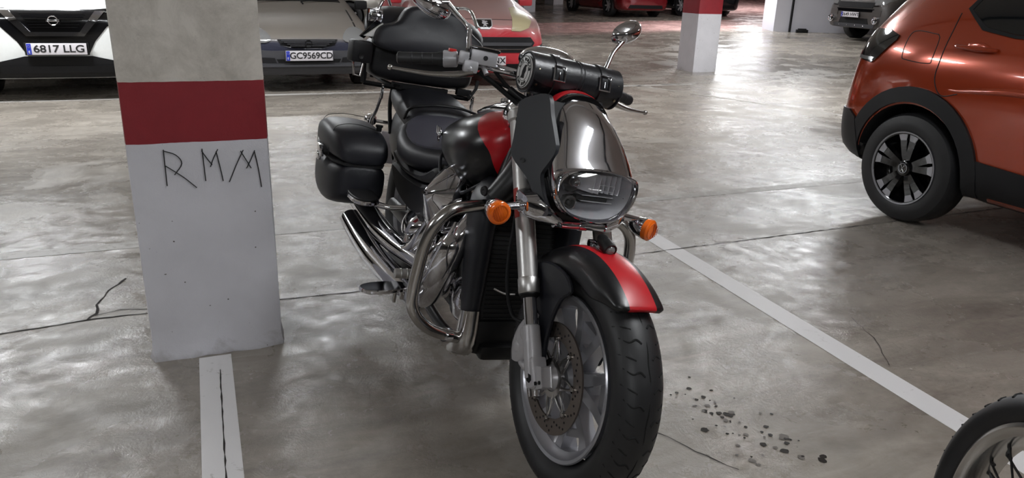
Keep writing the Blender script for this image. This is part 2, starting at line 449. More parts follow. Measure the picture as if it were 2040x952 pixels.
def crack(pts, wd, jit, seed, name='floor_joint', label=None):
    rnd = random.Random(seed); P = []
    for i in range(len(pts)-1):
        a, b = Vector(pts[i]), Vector(pts[i+1]); n = max(2, int((b-a).length/.03)); d = (b-a).normalized(); nn = Vector((-d.y, d.x))
        for k in range(n): P.append(a.lerp(b, k/n)+nn*rnd.uniform(-jit, jit))
    P.append(Vector(pts[-1])); W = [wd*rnd.uniform(.35, 1.3) for _ in P]
    strip(name, P, W, 'crack', .0018, label)
crack([(-4, 3.07), (-.76, 3.1), (-.45, 3.135), (-.2, 3.13), (.55, 3.09), (1.91, 3.13), (3.73, 3.16), (9, 3.2)], .008, .003, 1, label='long dark joint crossing the floor')
crack([(-.47, 3.13), (-.45, 3.19), (-.45, 3.28), (-.42, 3.43), (-.36, 3.56)], .009, .006, 2, 'floor_crack', 'forked crack left of the near pillar')
crack([(-.45, 3.17), (-.36, 3.20), (-.22, 3.17)], .005, .004, 3, 'floor_crack', 'short branch of the crack by the pillar')
crack([(1.12, 1.83), (1.22, 1.72), (1.27, 1.6), (1.35, 1.45)], .004, .006, 4, 'floor_crack', 'thin crack right of the motorcycle tyre')
crack([(2.05, 1.19), (1.9, 1.16), (1.75, 1.08)], .006, .006, 5, 'floor_crack', 'thin crack beside the spoked wheel')
crack([(2.5, 2.16), (2.42, 1.95), (2.3, 1.78)], .003, .004, 9, 'floor_crack', 'hairline crack near the bay line end')
crack([(-.008, 2.55), (-.015, 2.2), (-.02, 1.9), (-.03, 1.2)], .0055, .001, 6, 'floor_joint', 'dark saw cut in the middle of the near bay line')
def drops():
    rnd = random.Random(11); m = MB(); c = [(1.49, 1.75), (1.50, 1.58), (1.47, 1.88), (1.56, 1.52), (1.44, 1.70)]
    for i in range(72):
        q = rnd.choice(c); x = q[0]+rnd.gauss(0, .055); y = q[1]+rnd.gauss(0, .07); r = rnd.choice([.003, .005, .007, .011])*rnd.uniform(.7, 1.3)
        n = 9; P = [(x+cos(2*pi*k/n)*r*rnd.uniform(.7, 1.25), y+sin(2*pi*k/n)*r*rnd.uniform(.7, 1.25), .0014+i*.00001) for k in range(n)]
        m.add(P, [list(range(n))], 0 if rnd.random() < .6 else 1)
    tag(m.build('oil_drips', ['oil', 'oil_soft'], merge=0), 'scatter of dark oil drips on the concrete right of the front tyre', 'oil stain', kind='stuff')
    m = MB()
    for (x, y, r) in ((1.42, 1.45, .012),):
        if r: m.add([(x+cos(2*pi*k/14)*r*rnd.uniform(.5, 1), y+sin(2*pi*k/14)*r*rnd.uniform(.3, .8), .0013) for k in range(14)], [list(range(14))])
    struct(m.build('floor_stain', 'oil_soft'), 'soft old stain on the floor')
drops()

M['ceiling'] = pbr('ceiling_concrete', (214, 212, 208), .8, grain=.06, gscale=3)
M['wallwhite'] = pbr('white_wall', (196, 196, 204), .7, grain=.05, gscale=3)
M['walldark'] = pbr('grey_wall', (120, 117, 114), .8, grain=.08, gscale=2)
M['wallpink'] = pbr('pale_pink_wall', (200, 176, 168), .8, grain=.06, gscale=2)
m = MB(); m.box((16, 22, CEIL+.9), (62, 62, .2)); m2 = None
# the ceiling follows the floor: two slabs (low part over the bays, high part over the far lane)
m = MB(); m.box((3, 5, CEIL+.1), (40, 27, .2)); struct(m.build('ceiling', 'ceiling'), 'flat concrete ceiling over the near bays')
m = MB(); m.box((16, 35.5, CEIL+1.1), (60, 34, .2)); struct(m.build('ceiling_far', 'ceiling'), 'higher concrete ceiling over the far lane')
m = MB(); m.box((16, 18.4, CEIL+.6), (60, .2, 1.1)); struct(m.build('trim_1', 'ceiling'), 'concrete beam between the two ceilings')
for x0, w_, z_, mt in ((.35, .05, .06, 'wallwhite'), (.62, .11, .12, 'walldark'), (2.9, .06, .08, 'matte'), (5.6, .09, .1, 'wallwhite'), (-1.1, .07, .09, 'wallwhite')):  # invented pipes out of view, added so the chrome has streaks to reflect
    m = MB(); m.cyl((x0, -7.9, CEIL-z_), (x0, 18.2, CEIL-z_), w_/2, 14); tag(m.build('reflection_pipe', mt), {.35: 'thin white pipe added under the ceiling above the near bays for chrome reflections', .62: 'thick grey pipe added under the ceiling above the near bays for chrome reflections', 2.9: 'thin black pipe added under the ceiling above the line beside the motorcycle for chrome reflections', 5.6: 'white pipe added under the ceiling above the orange car for chrome reflections', -1.1: 'white pipe added under the ceiling left of the near pillar for chrome reflections'}[x0], 'pipe')
for y0 in (-2.9, 2.9, 8.8, 13.6):  # unseen beams put in to break up the ceiling mirrored in the chrome
    m = MB(); m.box((3, y0, CEIL-.07), (40, .35, .16)); struct(m.build('reflection_beam', 'ceiling'), 'shallow concrete beam added under the ceiling for chrome reflections')
m = MB(); m.box((-14, 20, 2), (.2, 62, 6)); struct(m.build('wall_left', 'walldark'))
m = MB(); m.box((-4, 34, 2), (20, .2, 8)); struct(m.build('wall_back', 'walldark'))
m = MB(); m.box((25, 46, 2), (44, .2, 8)); struct(m.build('wall_far', 'walldark'))
m = MB(); m.box((5, -8, 2), (38, .2, 6)); struct(m.build('wall_near', 'walldark'))
m = MB(); m.box((23.0, 4.0, 2), (.2, 24, 6)); struct(m.build('wall_right', 'walldark'))
# white wall block behind the grey off-roader, its left end is the grey face seen beside the ramp
m = MB(); a = Vector((13.72, 15.85)); b = Vector((15.6, 13.6)); b2 = Vector((20.5, 10.2)); c = Vector((13.98, 16.6))
P = [a, Vector((17.2, 13.9)), Vector((22.5, 13.9)), Vector((22.5, 14.6)), Vector((17.4, 14.6)), c]
m.loft([[Vector((p.x, p.y, -.1)) for p in P], [Vector((p.x, p.y, 3.6)) for p in P]])
struct(m.build('wall_white', 'wallwhite'), 'white painted wall behind the dusty grey off-roader')
m = MB(); m.tube([(14.02, 15.60, .26), (14.02, 15.60, 3.5)], .03, 10, res=1); tag(m.build('drain_pipe', 'matte'), 'thin black pipe running up the white wall', 'pipe')
m = MB(); m.box((14.2, 15.36, .31), (.28, .12, .08), bev=.01, rot=(0, 0, -.5)); m.box((14.2, 15.36, .36), (.2, .08, .03), rot=(0, 0, -.5), bev=.008)
tag(m.build('junction_box', 'matte'), 'small black box on the floor at the foot of the white wall', 'box')

def pillar(name, c, hw, hd, rotz, mat, label, h=CEIL, z0=0, ragged=.0, seed=1):
    rnd = random.Random(seed); m = MB(); rings = []
    zs = [0, .012, .03, .06, .12]+[.2+i*(h-.2)/10 for i in range(11)]
    n = 10
    for zi, z in enumerate(zs):
        r = []; g = (ragged*(1-z/.05) if z < .05 else 0)
        pts = []
        for k in range(4):
            cx, cy = ((-1, -1), (1, -1), (1, 1), (-1, 1))[k]; nx, ny = ((1, -1), (1, 1), (-1, 1), (-1, -1))[k]
            for j in range(n):
                t = j/n; x = (cx+(nx-cx)*t)*hw; y = (cy+(ny-cy)*t)*hd
                e = .006 if j == 0 else 0
                e2 = rnd.uniform(-1, 1)*.0016+(rnd.uniform(0, 1)*g)
                dx, dy = (0, -1), None
                ox = (0, 1, 0, -1)[k]; oy = (-1, 0, 1, 0)[k]
                pts.append(Vector((x*(1-e/hw)+ox*e2, y*(1-e/hd)+oy*e2, z)))
        rings.append(pts)
    m.loft(rings); o = m.build(name, mat, angle=50); o.location = (c[0], c[1], z0); o.rotation_euler.z = rotz
    struct(o, label); return o
M['pillar_near'] = pillar_mat('pillar_near_paint', .779, .977)
M['pillar_far'] = pillar_mat('pillar_far_paint', .902, 1.16, low=(204, 202, 206), mottled=.2)
pn = pillar('pillar', (0, 2.68+.23), .223, .23, 0, 'pillar_near', 'near square pillar painted white below and dull grey above with a dark red band and scratched letters', ragged=.012, h=CEIL)
# scratched letters on the camera face (x along the face, z up)
def scratch(name, strokes, wd=.0034):
    m = MB()
    for s in strokes:
        P = [Vector((x, -.2335, z)) for x, z in s]
        m.tube(P, wd/2, 5, res=4 if len(P) > 2 else 1)
    return m.build(name, 'ink', pn)

scratch('scratched_letter', [[(-.110, .759), (-.111, .637)], [(-.110, .755), (-.075, .740), (-.059, .710), (-.085, .673)], [(-.109, .705), (-.060, .665), (-.021, .625)]])
scratch('scratched_letter', [[(.007, .756), (.009, .646)], [(.005, .750), (.020, .722), (.034, .700)], [(.056, .752), (.040, .722), (.028, .693)], [(.050, .745), (.058, .69), (.064, .642)]])
scratch('scratched_letter', [[(.083, .637), (.110, .695), (.136, .745)], [(.127, .742), (.142, .712), (.157, .681)], [(.173, .742), (.158, .71), (.142, .681)], [(.172, .737), (.180, .68), (.186, .612)]])
pillar('pillar', (7.55, 10.18+.225), .222, .225, 0, 'pillar_far', 'far square pillar with a white foot and bright red band between the motorcycle and the orange car', seed=2)
M['pillar_plain'] = pillar_mat('pillar_plain_paint', 1.6, 2.0)
for x, y, l in ((10.08, 23.35, 'left white column at the far end of the garage'), (12.78, 26.85, 'right white column at the far end of the garage'), (16.9, 31.5, 'white column in the far background')):
    pillar('pillar', (x, y), .25, .25, .3, 'pillar_plain', l, h=3.2, z0=rise(x, y)-.02, seed=3)

def batten(i, x, y, hd, watt):
    z = CEIL+(1.0 if y > 18.5 else 0)-.10
    t = thing('ceiling_light', 'unseen twin tube ceiling batten, from a set partly added to light the garage', 'lamp', (x, y, z), radians(hd), 'ceiling battens above the picture')
    m = MB(); m.box((0, 0, -.025), (1.26, .10, .05), bev=.008); m.cyl((-.4, 0, 0), (-.4, 0, .1), .008, 8); m.cyl((.4, 0, 0), (.4, 0, .1), .008, 8); m.build('housing', 'white', t)
    for s in (-1, 1):
        m = MB(); m.cyl((-.6, s*.085, -.07), (.6, s*.085, -.07), .013, 10); m.build('tube', 'tube', t)
    L = bpy.data.lights.new('lamp_light', 'AREA'); L.shape = 'RECTANGLE'; L.size = 1.2; L.size_y = .24; L.energy = watt; L.color = (.96, .98, 1.0)
    lo = bpy.data.objects.new('lamp_light', L); COL.objects.link(lo); lo.parent = t; lo.location = (0, 0, -.09)
for i, (x, y, h, wt) in enumerate(LAMPS): batten(i, x, y, h, wt)
# ------------------------------------------------------------------ cars (local: front at y=0 facing -y, length along +y)
def car_body(name, S, mat, parent, sub=1):
    """S rows: y, bottom half width, z bottom, z mid, half width at mid, z belt, half width at belt, z top, half width at top"""
    m = MB(); rings = []
    for (y, wb, zb, zm, wm, zt, wt, zr, wr) in S:
        half = [(wb*.5, zb), (wb*.92, zb), (wb, zb+(zm-zb)*.25), (wm, zm), (wm*.5+wt*.5+.01, zm*.45+zt*.55), (wt, zt), (wt*.5+wr*.5+.005, (zt+zr)/2), (wr, zr-(zr-zt)*.12), (wr*.82, zr-.003), (wr*.4, zr)]
        pts = [Vector((x, y, z)) for x, z in half]+[Vector((-x, y, z)) for x, z in half[::-1]]
        rings.append(pts)
    m.loft(rings); o = m.build(name, mat, parent, sub=sub); return o
def zfront(x, z): return Vector((x, -1.0, z))
def rotor(name, parent, c, R, wdt, rim_r, side, style='plain', ax=(1, 0, 0)):
    """car wheel; side = -1 outer face towards -x"""
    c = Vector(c); m = MB(); h = wdt/2; s = side
    X = Vector((1, 0, 0))*s
    prof = [(-h*.9, rim_r), (-h, rim_r+.012), (-h*.98, R-.05), (-h*.86, R-.015), (-h*.6, R), (h*.6, R), (h*.86, R-.015), (h*.98, R-.05), (h*1.0, rim_r+.02), (h*.94, rim_r+.003), (h*.8, rim_r)]
    m.lathe(prof, c, X, 56); w_ = m.build('wheel', 'rubber', parent)
    m = MB()
    if style == 'black_silver':
        m.lathe([(-h*.8, rim_r-.005), (h*.5, rim_r-.012), (h*.9, rim_r-.004), (h*.97, rim_r+.003), (h*.93, rim_r-.012), (h*.4, rim_r-.02), (h*.1, rim_r-.05), (h*.0, 0)], c, X, 56, 0)
        m.lathe([(h*.93, rim_r+.002), (h*1.0, rim_r+.003), (h*.985, rim_r-.005), (h*.9, rim_r-.009)], c, X, 56, 1)
        y, z = Vector((0, 1, 0)), Vector((0, 0, 1))
        for k in range(5):
            a0 = 2*pi*k/5+.31
            for d in (-1, 1):
                a1 = a0+d*.19
                def P(r, a, t, hh): return c+X*hh+(y*cos(a)+z*sin(a))*r+(y*-sin(a)+z*cos(a))*t
                # black spoke
                rr = [(.03, .014, h*.72), (.07, .017, h*.80), (.13, .02, h*.86), (rim_r-.008, .026, h*.88)]
                rings = [[P(r, a0*.5+a1*.5 if r < .05 else a1, -t, q), P(r, a0*.5+a1*.5 if r < .05 else a1, t, q), P(r, a1, t*.8, q-.05), P(r, a1, -t*.8, q-.05)] for r, t, q in rr]
                m.loft(rings, 0)
                # machined silver trapezoid towards the rim
                rings = [[P(r, a1, -t, q), P(r, a1, t, q), P(r, a1, t, q-.004), P(r, a1, -t, q-.004)] for r, t, q in ((rim_r*.77, .020, h*.895), (rim_r-.008, .032, h*.915))]
                m.loft(rings, 1)
        m.lathe([(h*.3, .055), (h*.86, .045), (h*.9, .032)], c, X, 24, 0, caps=True)
        m.lathe([(h*.9, .030), (h*.93, .030), (h*.93, .027), (h*.9, .027)], c, X, 24, 1)
        o = m.build('rim', ['gloss', 'wheel'], w_)
        # two-letter badge: V above W inside the ring
        b = MB()
        def Q(u, v): return c+X*(h*.925)+y*(-s*u*-1)*1.0*(-1)+z*v
        for seg in ([(-.014, .020), (-.001, .002), (.001, .002), (.014, .020)], [(-.022, .008), (-.010, -.022), (0, -.004), (.010, -.022), (.022, .008)]):
            for p, q in zip(seg, seg[1:]): b.cyl(Q(*p), Q(*q), .0022, 6)
        b.build('hub_badge', 'chrome_soft', w_)
    else:
        m.lathe([(-h*.8, rim_r), (h*.3, rim_r-.012), (h*.9, rim_r-.002), (h*.9, rim_r-.012), (h*.3, rim_r-.03), (h*.2, 0)], c, X, 32, 1)
        for k in range(7 if style == 'plain' else 5):
            a = 2*pi*k/(7 if style == 'plain' else 5)
            y, z = Vector((0, 1, 0)), Vector((0, 0, 1)); d = y*cos(a)+z*sin(a); t = y*-sin(a)+z*cos(a)
            m.loft([[c+X*q+d*r-t*wd, c+X*q+d*r+t*wd, c+X*(q-.03)+d*r+t*wd, c+X*(q-.03)+d*r-t*wd] for r, wd, q in ((.03, .03, h*.6), (rim_r-.01, .018, h*.75))], 0)
        m.lathe([(h*.2, .06), (h*.75, .045), (h*.78, .0)], c, X, 20, 0)
        m.build('rim', ['silver', 'matte'], w_)
    return w_
def plate(parent, c, s, rot=(0, 0, 0), sx=.62, sp=1.05, size=.098, tx=.02):
    """Spanish plate, face towards local -y"""
    R = Euler(rot).to_matrix(); o = None
    m = MB(); m.box((0, 0, 0), (.52, .012, .11), bev=.004); p = m.build('number_plate', 'plate', parent); p.location = c; p.rotation_euler = rot
    m = MB(); m.box((-.238, -.0075, 0), (.038, .003, .104), bev=.001); m.build('country_band', 'blueband', p)
    m = MB()
    for k in range(12): m.box((-.238+cos(k*pi/6)*.011, -.0095, .026+sin(k*pi/6)*.011), (.003, .002, .003))
    m.build('stars', 'lens_yellow', p)
    text_obj('band_letter', 'E', .034, 'white', p, (-.238, -.0098, -.028), (pi/2, 0, 0), 1)
    text_obj('plate_lettering', s, size, 'ink', p, (tx, -.0075, 0), (pi/2, 0, 0), sx, .0015, spacing=sp, off=.0012)
    return p
def mirror(P): return [(-a, b) for a, b in P][::-1]
def mk(poly, name, mat, parent, bv, off=.004, thick=.012, cell=.05, res=1, d=(0, 1, 0), fn=None, both=False):
    fn = fn or (lambda u, v: Vector((u, -1.0, v)))
    o = conform(poly, bv, fn, d, off, thick, cell, name, mat, parent, res)
    if both: conform(mirror(poly), bv, fn, d, off, thick, cell, name, mat, parent, res)
    return o
def arch_cutters(ax_y, R, hwx, z, depth=.28):
    out = []
    for y in ax_y:
        for s in (-1, 1):
            m = MB(); m.cyl((s*(hwx-depth), y, z), (s*(hwx+.2), y, z), R, 40); out.append(m)
    return out

M['p_white'] = pbr('white_car_paint', (214, 216, 214), .18, coat=.8)
M['p_bluedust'] = dusty('dark_blue_dusty_paint', (34, 36, 54), (112, 106, 98), .22, .74, .9, .6)
M['p_greydust'] = dusty('dusty_bumper', (52, 53, 56), (96, 94, 92), -.1, .8, .7, .6, 0)
M['p_red'] = dusty('dusty_red_paint', (176, 40, 50), (140, 118, 114), .12, .62, .88, .45, .0)
M['p_orange'] = pbr('copper_orange_paint', (158, 58, 27), .16, .35, coat=1.0, grain=.05, gscale=1500)
M['p_suv'] = dusty('grey_dusty_paint', (70, 66, 64), (116, 108, 102), .1, .8, .7, .4)
M['p_darkred'] = pbr('dark_red_paint', (104, 12, 20), .2, .2, coat=.8)
M['p_black'] = pbr('black_car_paint', (12, 12, 15), .15, coat=.8)
M['p_silver'] = pbr('silver_car_paint', (168, 164, 156), .25, .4, coat=.6)
M['p_bronze'] = pbr('brown_red_paint', (92, 44, 38), .3, .3, coat=.5)
M['bumper_grey'] = pbr('grey_bumper_plastic', (58, 58, 62), .6, grain=.1)

# ---- white crossover, front seen left of the near pillar
def white_car(loc):
    t = thing('car', 'white crossover with plate 6817 LLG parked left of the near pillar', 'car', loc, 0)
    S = [(.0, .62, .30, .50, .66, .74, .64, .86, .52), (.05, .74, .24, .50, .80, .78, .78, .93, .66), (.16, .82, .21, .5, .87, .84, .85, .99, .72), (.4, .86, .20, .55, .905, .93, .89, 1.03, .74),
         (.95, .87, .2, .6, .91, .97, .89, 1.11, .76), (1.25, .87, .2, .6, .91, 1.0, .88, 1.17, .74), (1.95, .87, .2, .6, .91, 1.03, .88, 1.56, .60), (2.8, .87, .2, .6, .91, 1.05, .88, 1.59, .60), (3.7, .87, .22, .6, .91, 1.07, .86, 1.54, .55), (4.25, .82, .28, .6, .87, 1.08, .80, 1.22, .60), (4.38, .74, .34, .6, .80, 1.0, .72, 1.1, .5)]
    o = car_body('body', S, 'p_white', t); bake(o); bv = bvh_of(o); cut(o, arch_cutters((.88, 3.53), .36, .9, .34))
    for y in (.88, 3.53):
        for s in (-1, 1): rotor('wheel', t, (s*.80, y, .335), .335, .22, .22, s)
    # upper black grille with hanging lower lobe
    G = [(-.62, .93), (-.34, .905), (.34, .905), (.62, .93), (.66, .84), (.46, .74), (.34, .60), (.27, .47), (-.27, .47), (-.34, .60), (-.46, .74), (-.66, .84)]
    mk(G, 'grille', 'gloss', t, bv, .006, .02, .05)
    V = [(-.46, .90), (-.36, .90), (-.18, .70), (.18, .70), (.36, .90), (.46, .90), (.24, .645), (-.24, .645)]
    mk([(-.46, .895), (-.37, .895), (-.215, .69), (.215, .69), (.37, .895), (.46, .895), (.25, .65), (-.25, .65)], 'chrome_trim', 'chrome', t, bv, .024, .02, .05)
    m = MB()
    for z in (.86, .835, .81, .785, .76, .735): m.box((0, -.022+ (0), z), (.40+(z-.73)*1.2, .012, .006))
    m.build('grille_slats', 'gloss', t)
    m = MB(); m.lathe([(0, .044), (.008, .047), (.012, .044), (.008, .038), (0, .036)], (0, -.045, .80), (0, -1, 0), 36); m.box((0, -.05, .80), (.115, .01, .02), bev=.004)
    b = m.build('round_badge', 'chrome', t)
    m = MB(); m.box((0, -.03, .8), (.03, .03, .03)); m.build('badge_mount', 'gloss', t)
    text_obj('badge_lettering', 'NISSAN', .017, 'ink', b, (0, -.0555, .80), (pi/2, 0, 0), .95, .0008)
    # headlights
    HL = [(.60, .925), (.84, .97), (.86, .90), (.72, .85), (.63, .84)]
    mk(HL, 'headlight', 'darkglass', t, bv, .008, .02, .04, both=True)
    for s in (-1, 1):
        m = MB(); 
    mk([(.66, .86), (.80, .895), (.80, .885), (.67, .845)], 'running_light', 'chrome', t, bv, .012, .01, .04, both=True)
    # black lower bumper
    mk([(-.30, .455), (.30, .455), (.36, .44), (.62, .38), (.80, .42), (.84, .30), (.70, .22), (-.70, .22), (-.84, .30), (-.80, .42), (-.62, .38), (-.36, .44)], 'lower_bumper', 'matte', t, bv, .014, .03, .05)
    mk([(-.5, .36), (.5, .36), (.52, .29), (-.52, .29)], 'air_intake', 'matte', t, bv, .02, .02, .05)
    mk([(.52, .58), (.64, .585), (.64, .50), (.50, .49)], 'fog_surround', 'p_white', t, bv, .006, .01, .04, both=True)
    m = MB(); m.box((0, -.035, .53), (.56, .02, .12), bev=.006); m.build('plate_holder', 'matte', t)
    plate(t, (0, -.052, .53), '6817 LLG', sx=1.16, size=.098, sp=.98)
    # windscreen and side glass
    fz = lambda u, v: Vector((u, v, 3.0))
    mk([(-.66, 1.32), (.66, 1.32), (.52, 1.88), (-.52, 1.88)], 'windscreen', 'darkglass', t, bv, .004, .01, .1, d=(0, 0, -1), fn=fz)
    for s in (-1, 1):
        mk([(1.55, 1.10), (2.1, 1.44), (3.5, 1.44), (3.9, 1.14)], 'side_window', 'darkglass', t, bv, .004, .01, .1, d=(-s, 0, 0), fn=lambda u, v, s=s: Vector((s*2, u, v)))
        m = MB(); m.box((s*.98, 1.45, 1.10), (.22, .12, .14), bev=.04); m.build('door_mirror', 'p_white', t)
white_car((-1.205, 8.86, 0))

# ---- small dark hatchback under dust
def small_hatch(loc):
    t = thing('car', 'small dark hatchback under dust, plate GC 9569 CD, right of the near pillar', 'car', loc, 0)
    S = [(.0, .60, .24, .40, .64, .52, .62, .58, .55), (.05, .72, .20, .42, .76, .57, .73, .63, .62), (.16, .76, .19, .44, .80, .62, .77, .69, .63), (.4, .78, .19, .5, .80, .70, .78, .78, .64),
         (.9, .78, .19, .5, .81, .78, .79, .90, .66), (1.1, .78, .19, .5, .81, .84, .79, .94, .64), (1.75, .78, .19, .5, .81, .88, .78, 1.36, .54), (2.4, .78, .19, .5, .81, .9, .78, 1.42, .54), (3.2, .78, .2, .5, .81, .92, .77, 1.36, .5), (3.6, .74, .24, .5, .79, .95, .72, 1.05, .54), (3.73, .68, .3, .5, .72, .85, .64, .92, .5)]
    o = car_body('body', S, 'p_bluedust', t); bake(o); bv = bvh_of(o); cut(o, arch_cutters((.75, 3.2), .31, .82, .29))
    for y in (.75, 3.2):
        for s in (-1, 1): rotor('wheel', t, (s*.70, y, .285), .285, .17, .18, s)
    mk([(-.74, .50), (-.40, .475), (.40, .475), (.74, .50), (.76, .30), (.70, .205), (-.70, .205), (-.76, .30)], 'front_bumper', 'bumper_grey', t, bv, .03, .05, .05)
    mk([(-.72, .325), (.72, .325), (.70, .30), (-.70, .30)], 'bumper_ridge', 'bumper_grey', t, bv, .05, .04, .06)
    mk([(-.36, .385), (.36, .385), (.34, .345), (-.34, .345)], 'air_intake', 'matte', t, bv, .034, .02, .06)
    mk([(.38, .40), (.58, .41), (.58, .35), (.36, .345)], 'fog_recess', 'plastic', t, bv, .034, .02, .06, both=True)
    mk([(-.335, .600), (.335, .600), (.30, .54), (.16, .51), (-.16, .51), (-.30, .54)], 'grille', 'matte', t, bv, .012, .02, .05)
    m = MB()
    for z in (.592, .572, .552, .532): m.box((0, -.026, z), (.62-(.60-z)*3.2, .012, .008))
    m.build('grille_slats', 'bumper_grey', t)
    m = MB(); m.lathe([(0, .044), (.012, .044), (.014, .038), (.006, .034)], (0, -.026, .555), (0, -1, 0), 32); m.tube([(-.03, -.036, .549), (0, -.038, .557), (0, -.038, .553), (.03, -.036, .561)], .004, 6, res=1); m.lathe([(.0, .034), (.005, .0)], (0, -.026, .555), (0, -1, 0), 24)
    m.build('round_badge', 'matte', t)
    HL = [(.40, .60), (.43, .665), (.52, .72), (.60, .725), (.665, .69), (.67, .63), (.60, .575), (.47, .562)]
    mk(HL, 'headlight', 'lens_clear', t, bv, .012, .03, .03, res=2, both=True)
    m = MB(); m.box((0, -.052, .425), (.54, .016, .12), bev=.005); m.build('plate_holder', 'bumper_grey', t)
    plate(t, (0, -.064, .425), 'GC9569CD', sx=1.03, size=.098, sp=.96)
    fz = lambda u, v: Vector((u, v, 3.0))
    mk([(-.58, 1.12), (.58, 1.12), (.48, 1.66), (-.48, 1.66)], 'windscreen', 'darkglass', t, bv, .004, .01, .1, d=(0, 0, -1), fn=fz)
    mk([(-.6, .05), (-.58, .045), (-.6, .9), (-.62, .9)], 'bonnet_seam', 'matte', t, bv, .001, .004, .1, d=(0, 0, -1), fn=fz, both=True)
    for a, b in ((-.45, .05), (.1, .55)):
        m = MB(); m.tube([(a, 1.0, .95), (a+.02, 1.04, .985), (b, 1.12, 1.0)], .009, 6); m.build('wiper', 'matte', t)
    for s in (-1, 1):
        mk([(1.3, .94), (1.75, 1.27), (3.0, 1.27), (3.3, .97)], 'side_window', 'darkglass', t, bv, .004, .01, .1, d=(-s, 0, 0), fn=lambda u, v, s=s: Vector((s*2, u, v)))
        m = MB(); m.box((s*.86, 1.2, .94), (.16, .1, .11), bev=.03); m.build('door_mirror', 'matte', t)
small_hatch((1.26, 9.10, 0))

# ---- red hatchback behind the motorcycle
def red_hatch(loc, rz):
    t = thing('car', 'dusty red hatchback with yellowed headlights parked behind the motorcycle', 'car', loc, rz)
    S = [(.0, .60, .24, .44, .62, .66, .50, .74, .36), (.06, .74, .18, .46, .76, .70, .66, .80, .46), (.16, .80, .17, .5, .83, .76, .76, .86, .52), (.4, .84, .17, .5, .86, .84, .82, .93, .6),
         (.85, .85, .17, .5, .87, .90, .85, 1.0, .66), (1.1, .85, .17, .5, .87, .94, .85, 1.06, .66), (1.95, .85, .17, .5, .87, .96, .84, 1.44, .56), (2.6, .85, .17, .5, .87, .98, .84, 1.47, .56), (3.4, .85, .2, .5, .87, 1.0, .82, 1.40, .52), (3.9, .8, .25, .5, .82, 1.0, .76, 1.1, .56), (4.03, .7, .3, .5, .74, .9, .66, .96, .5)]
    o = car_body('body', S, 'p_red', t); bake(o); bv = bvh_of(o); cut(o, arch_cutters((.85, 3.39), .33, .88, .31))
    for y in (.85, 3.39):
        for s in (-1, 1): rotor('wheel', t, (s*.76, y, .305), .305, .19, .19, s)
    mk([(-.60, .63), (.60, .63), (.66, .56), (.58, .44), (-.58, .44), (-.66, .56)], 'lower_grille', 'plastic', t, bv, .008, .03, .05)
    mk([(-.62, .565), (.62, .565), (.60, .525), (-.60, .525)], 'grille_bar', 'bumper_grey', t, bv, .03, .03, .05)
    mk([(-.58, .485), (.58, .485), (.575, .475), (-.575, .475)], 'grille_bar', 'chrome_soft', t, bv, .022, .02, .05)
    mk([(-.5, .22), (.5, .22), (.55, .30), (-.55, .30)], 'air_intake', 'matte', t, bv, .01, .02, .05)
    mk([(.66, .50), (.84, .56), (.84, .50), (.72, .44)], 'corner_guard', 'bumper_grey', t, bv, .02, .03, .04, both=True)
    HL = [(.34, .705), (.365, .80), (.41, .90), (.47, .96), (.56, .975), (.64, .90), (.66, .82), (.58, .74), (.46, .70)]
    mk(HL, 'headlight', 'lens_yellow', t, bv, .010, .03, .03, both=True)
    mk([(-.11, .845), (.11, .845), (.095, .76), (.055, .725), (-.055, .725), (-.095, .76)], 'badge_frame', 'silver', t, bv, .014, .02, .03)
    mk([(-.095, .835), (.095, .835), (.08, .765), (.05, .737), (-.05, .737), (-.08, .765)], 'badge_ground', 'gloss', t, bv, .018, .012, .03)
    lion = [(-.030, .822), (-.022, .828), (-.010, .823), (-.004, .830), (.008, .826), (.010, .815), (.026, .822), (.040, .815), (.036, .806), (.022, .808), (.014, .800), (.030, .798), (.042, .788), (.036, .782), (.020, .786), (.014, .772), (.026, .760), (.020, .753), (.006, .760), (-.004, .772), (-.012, .758), (-.026, .752), (-.030, .760), (-.020, .768), (-.016, .784), (-.032, .790), (-.036, .800), (-.024, .806)]
    mk(lion, 'lion_badge', 'silver', t, bv, .026, .012, .03)
    m = MB(); m.box((0, -.03, .345), (.54, .02, .125), bev=.005); m.build('plate_holder', 'p_red', t)
    plate(t, (0, -.046, .345), 'FNX', sx=1.1, size=.098, sp=1.0, tx=.15)
    fz = lambda u, v: Vector((u, v, 3.0))
    mk([(-.62, 1.12), (.62, 1.12), (.5, 1.86), (-.5, 1.86)], 'windscreen', 'darkglass', t, bv, .004, .01, .1, d=(0, 0, -1), fn=fz)
    mk([(-.42, .12), (.42, .12), (.42, .128), (-.42, .128)], 'bonnet_seam', 'matte', t, bv, .002, .004, .1, d=(0, 0, -1), fn=fz)
    for s in (-1, 1):
        mk([(1.4, 1.02), (2.0, 1.36), (3.2, 1.36), (3.6, 1.06)], 'side_window', 'darkglass', t, bv, .004, .01, .1, d=(-s, 0, 0), fn=lambda u, v, s=s: Vector((s*2, u, v)))
        m = MB(); m.box((s*.93, 1.35, 1.03), (.2, .11, .13), bev=.035); m.build('door_mirror', 'p_red', t)
red_hatch((3.42, 9.12, 0), -.10)

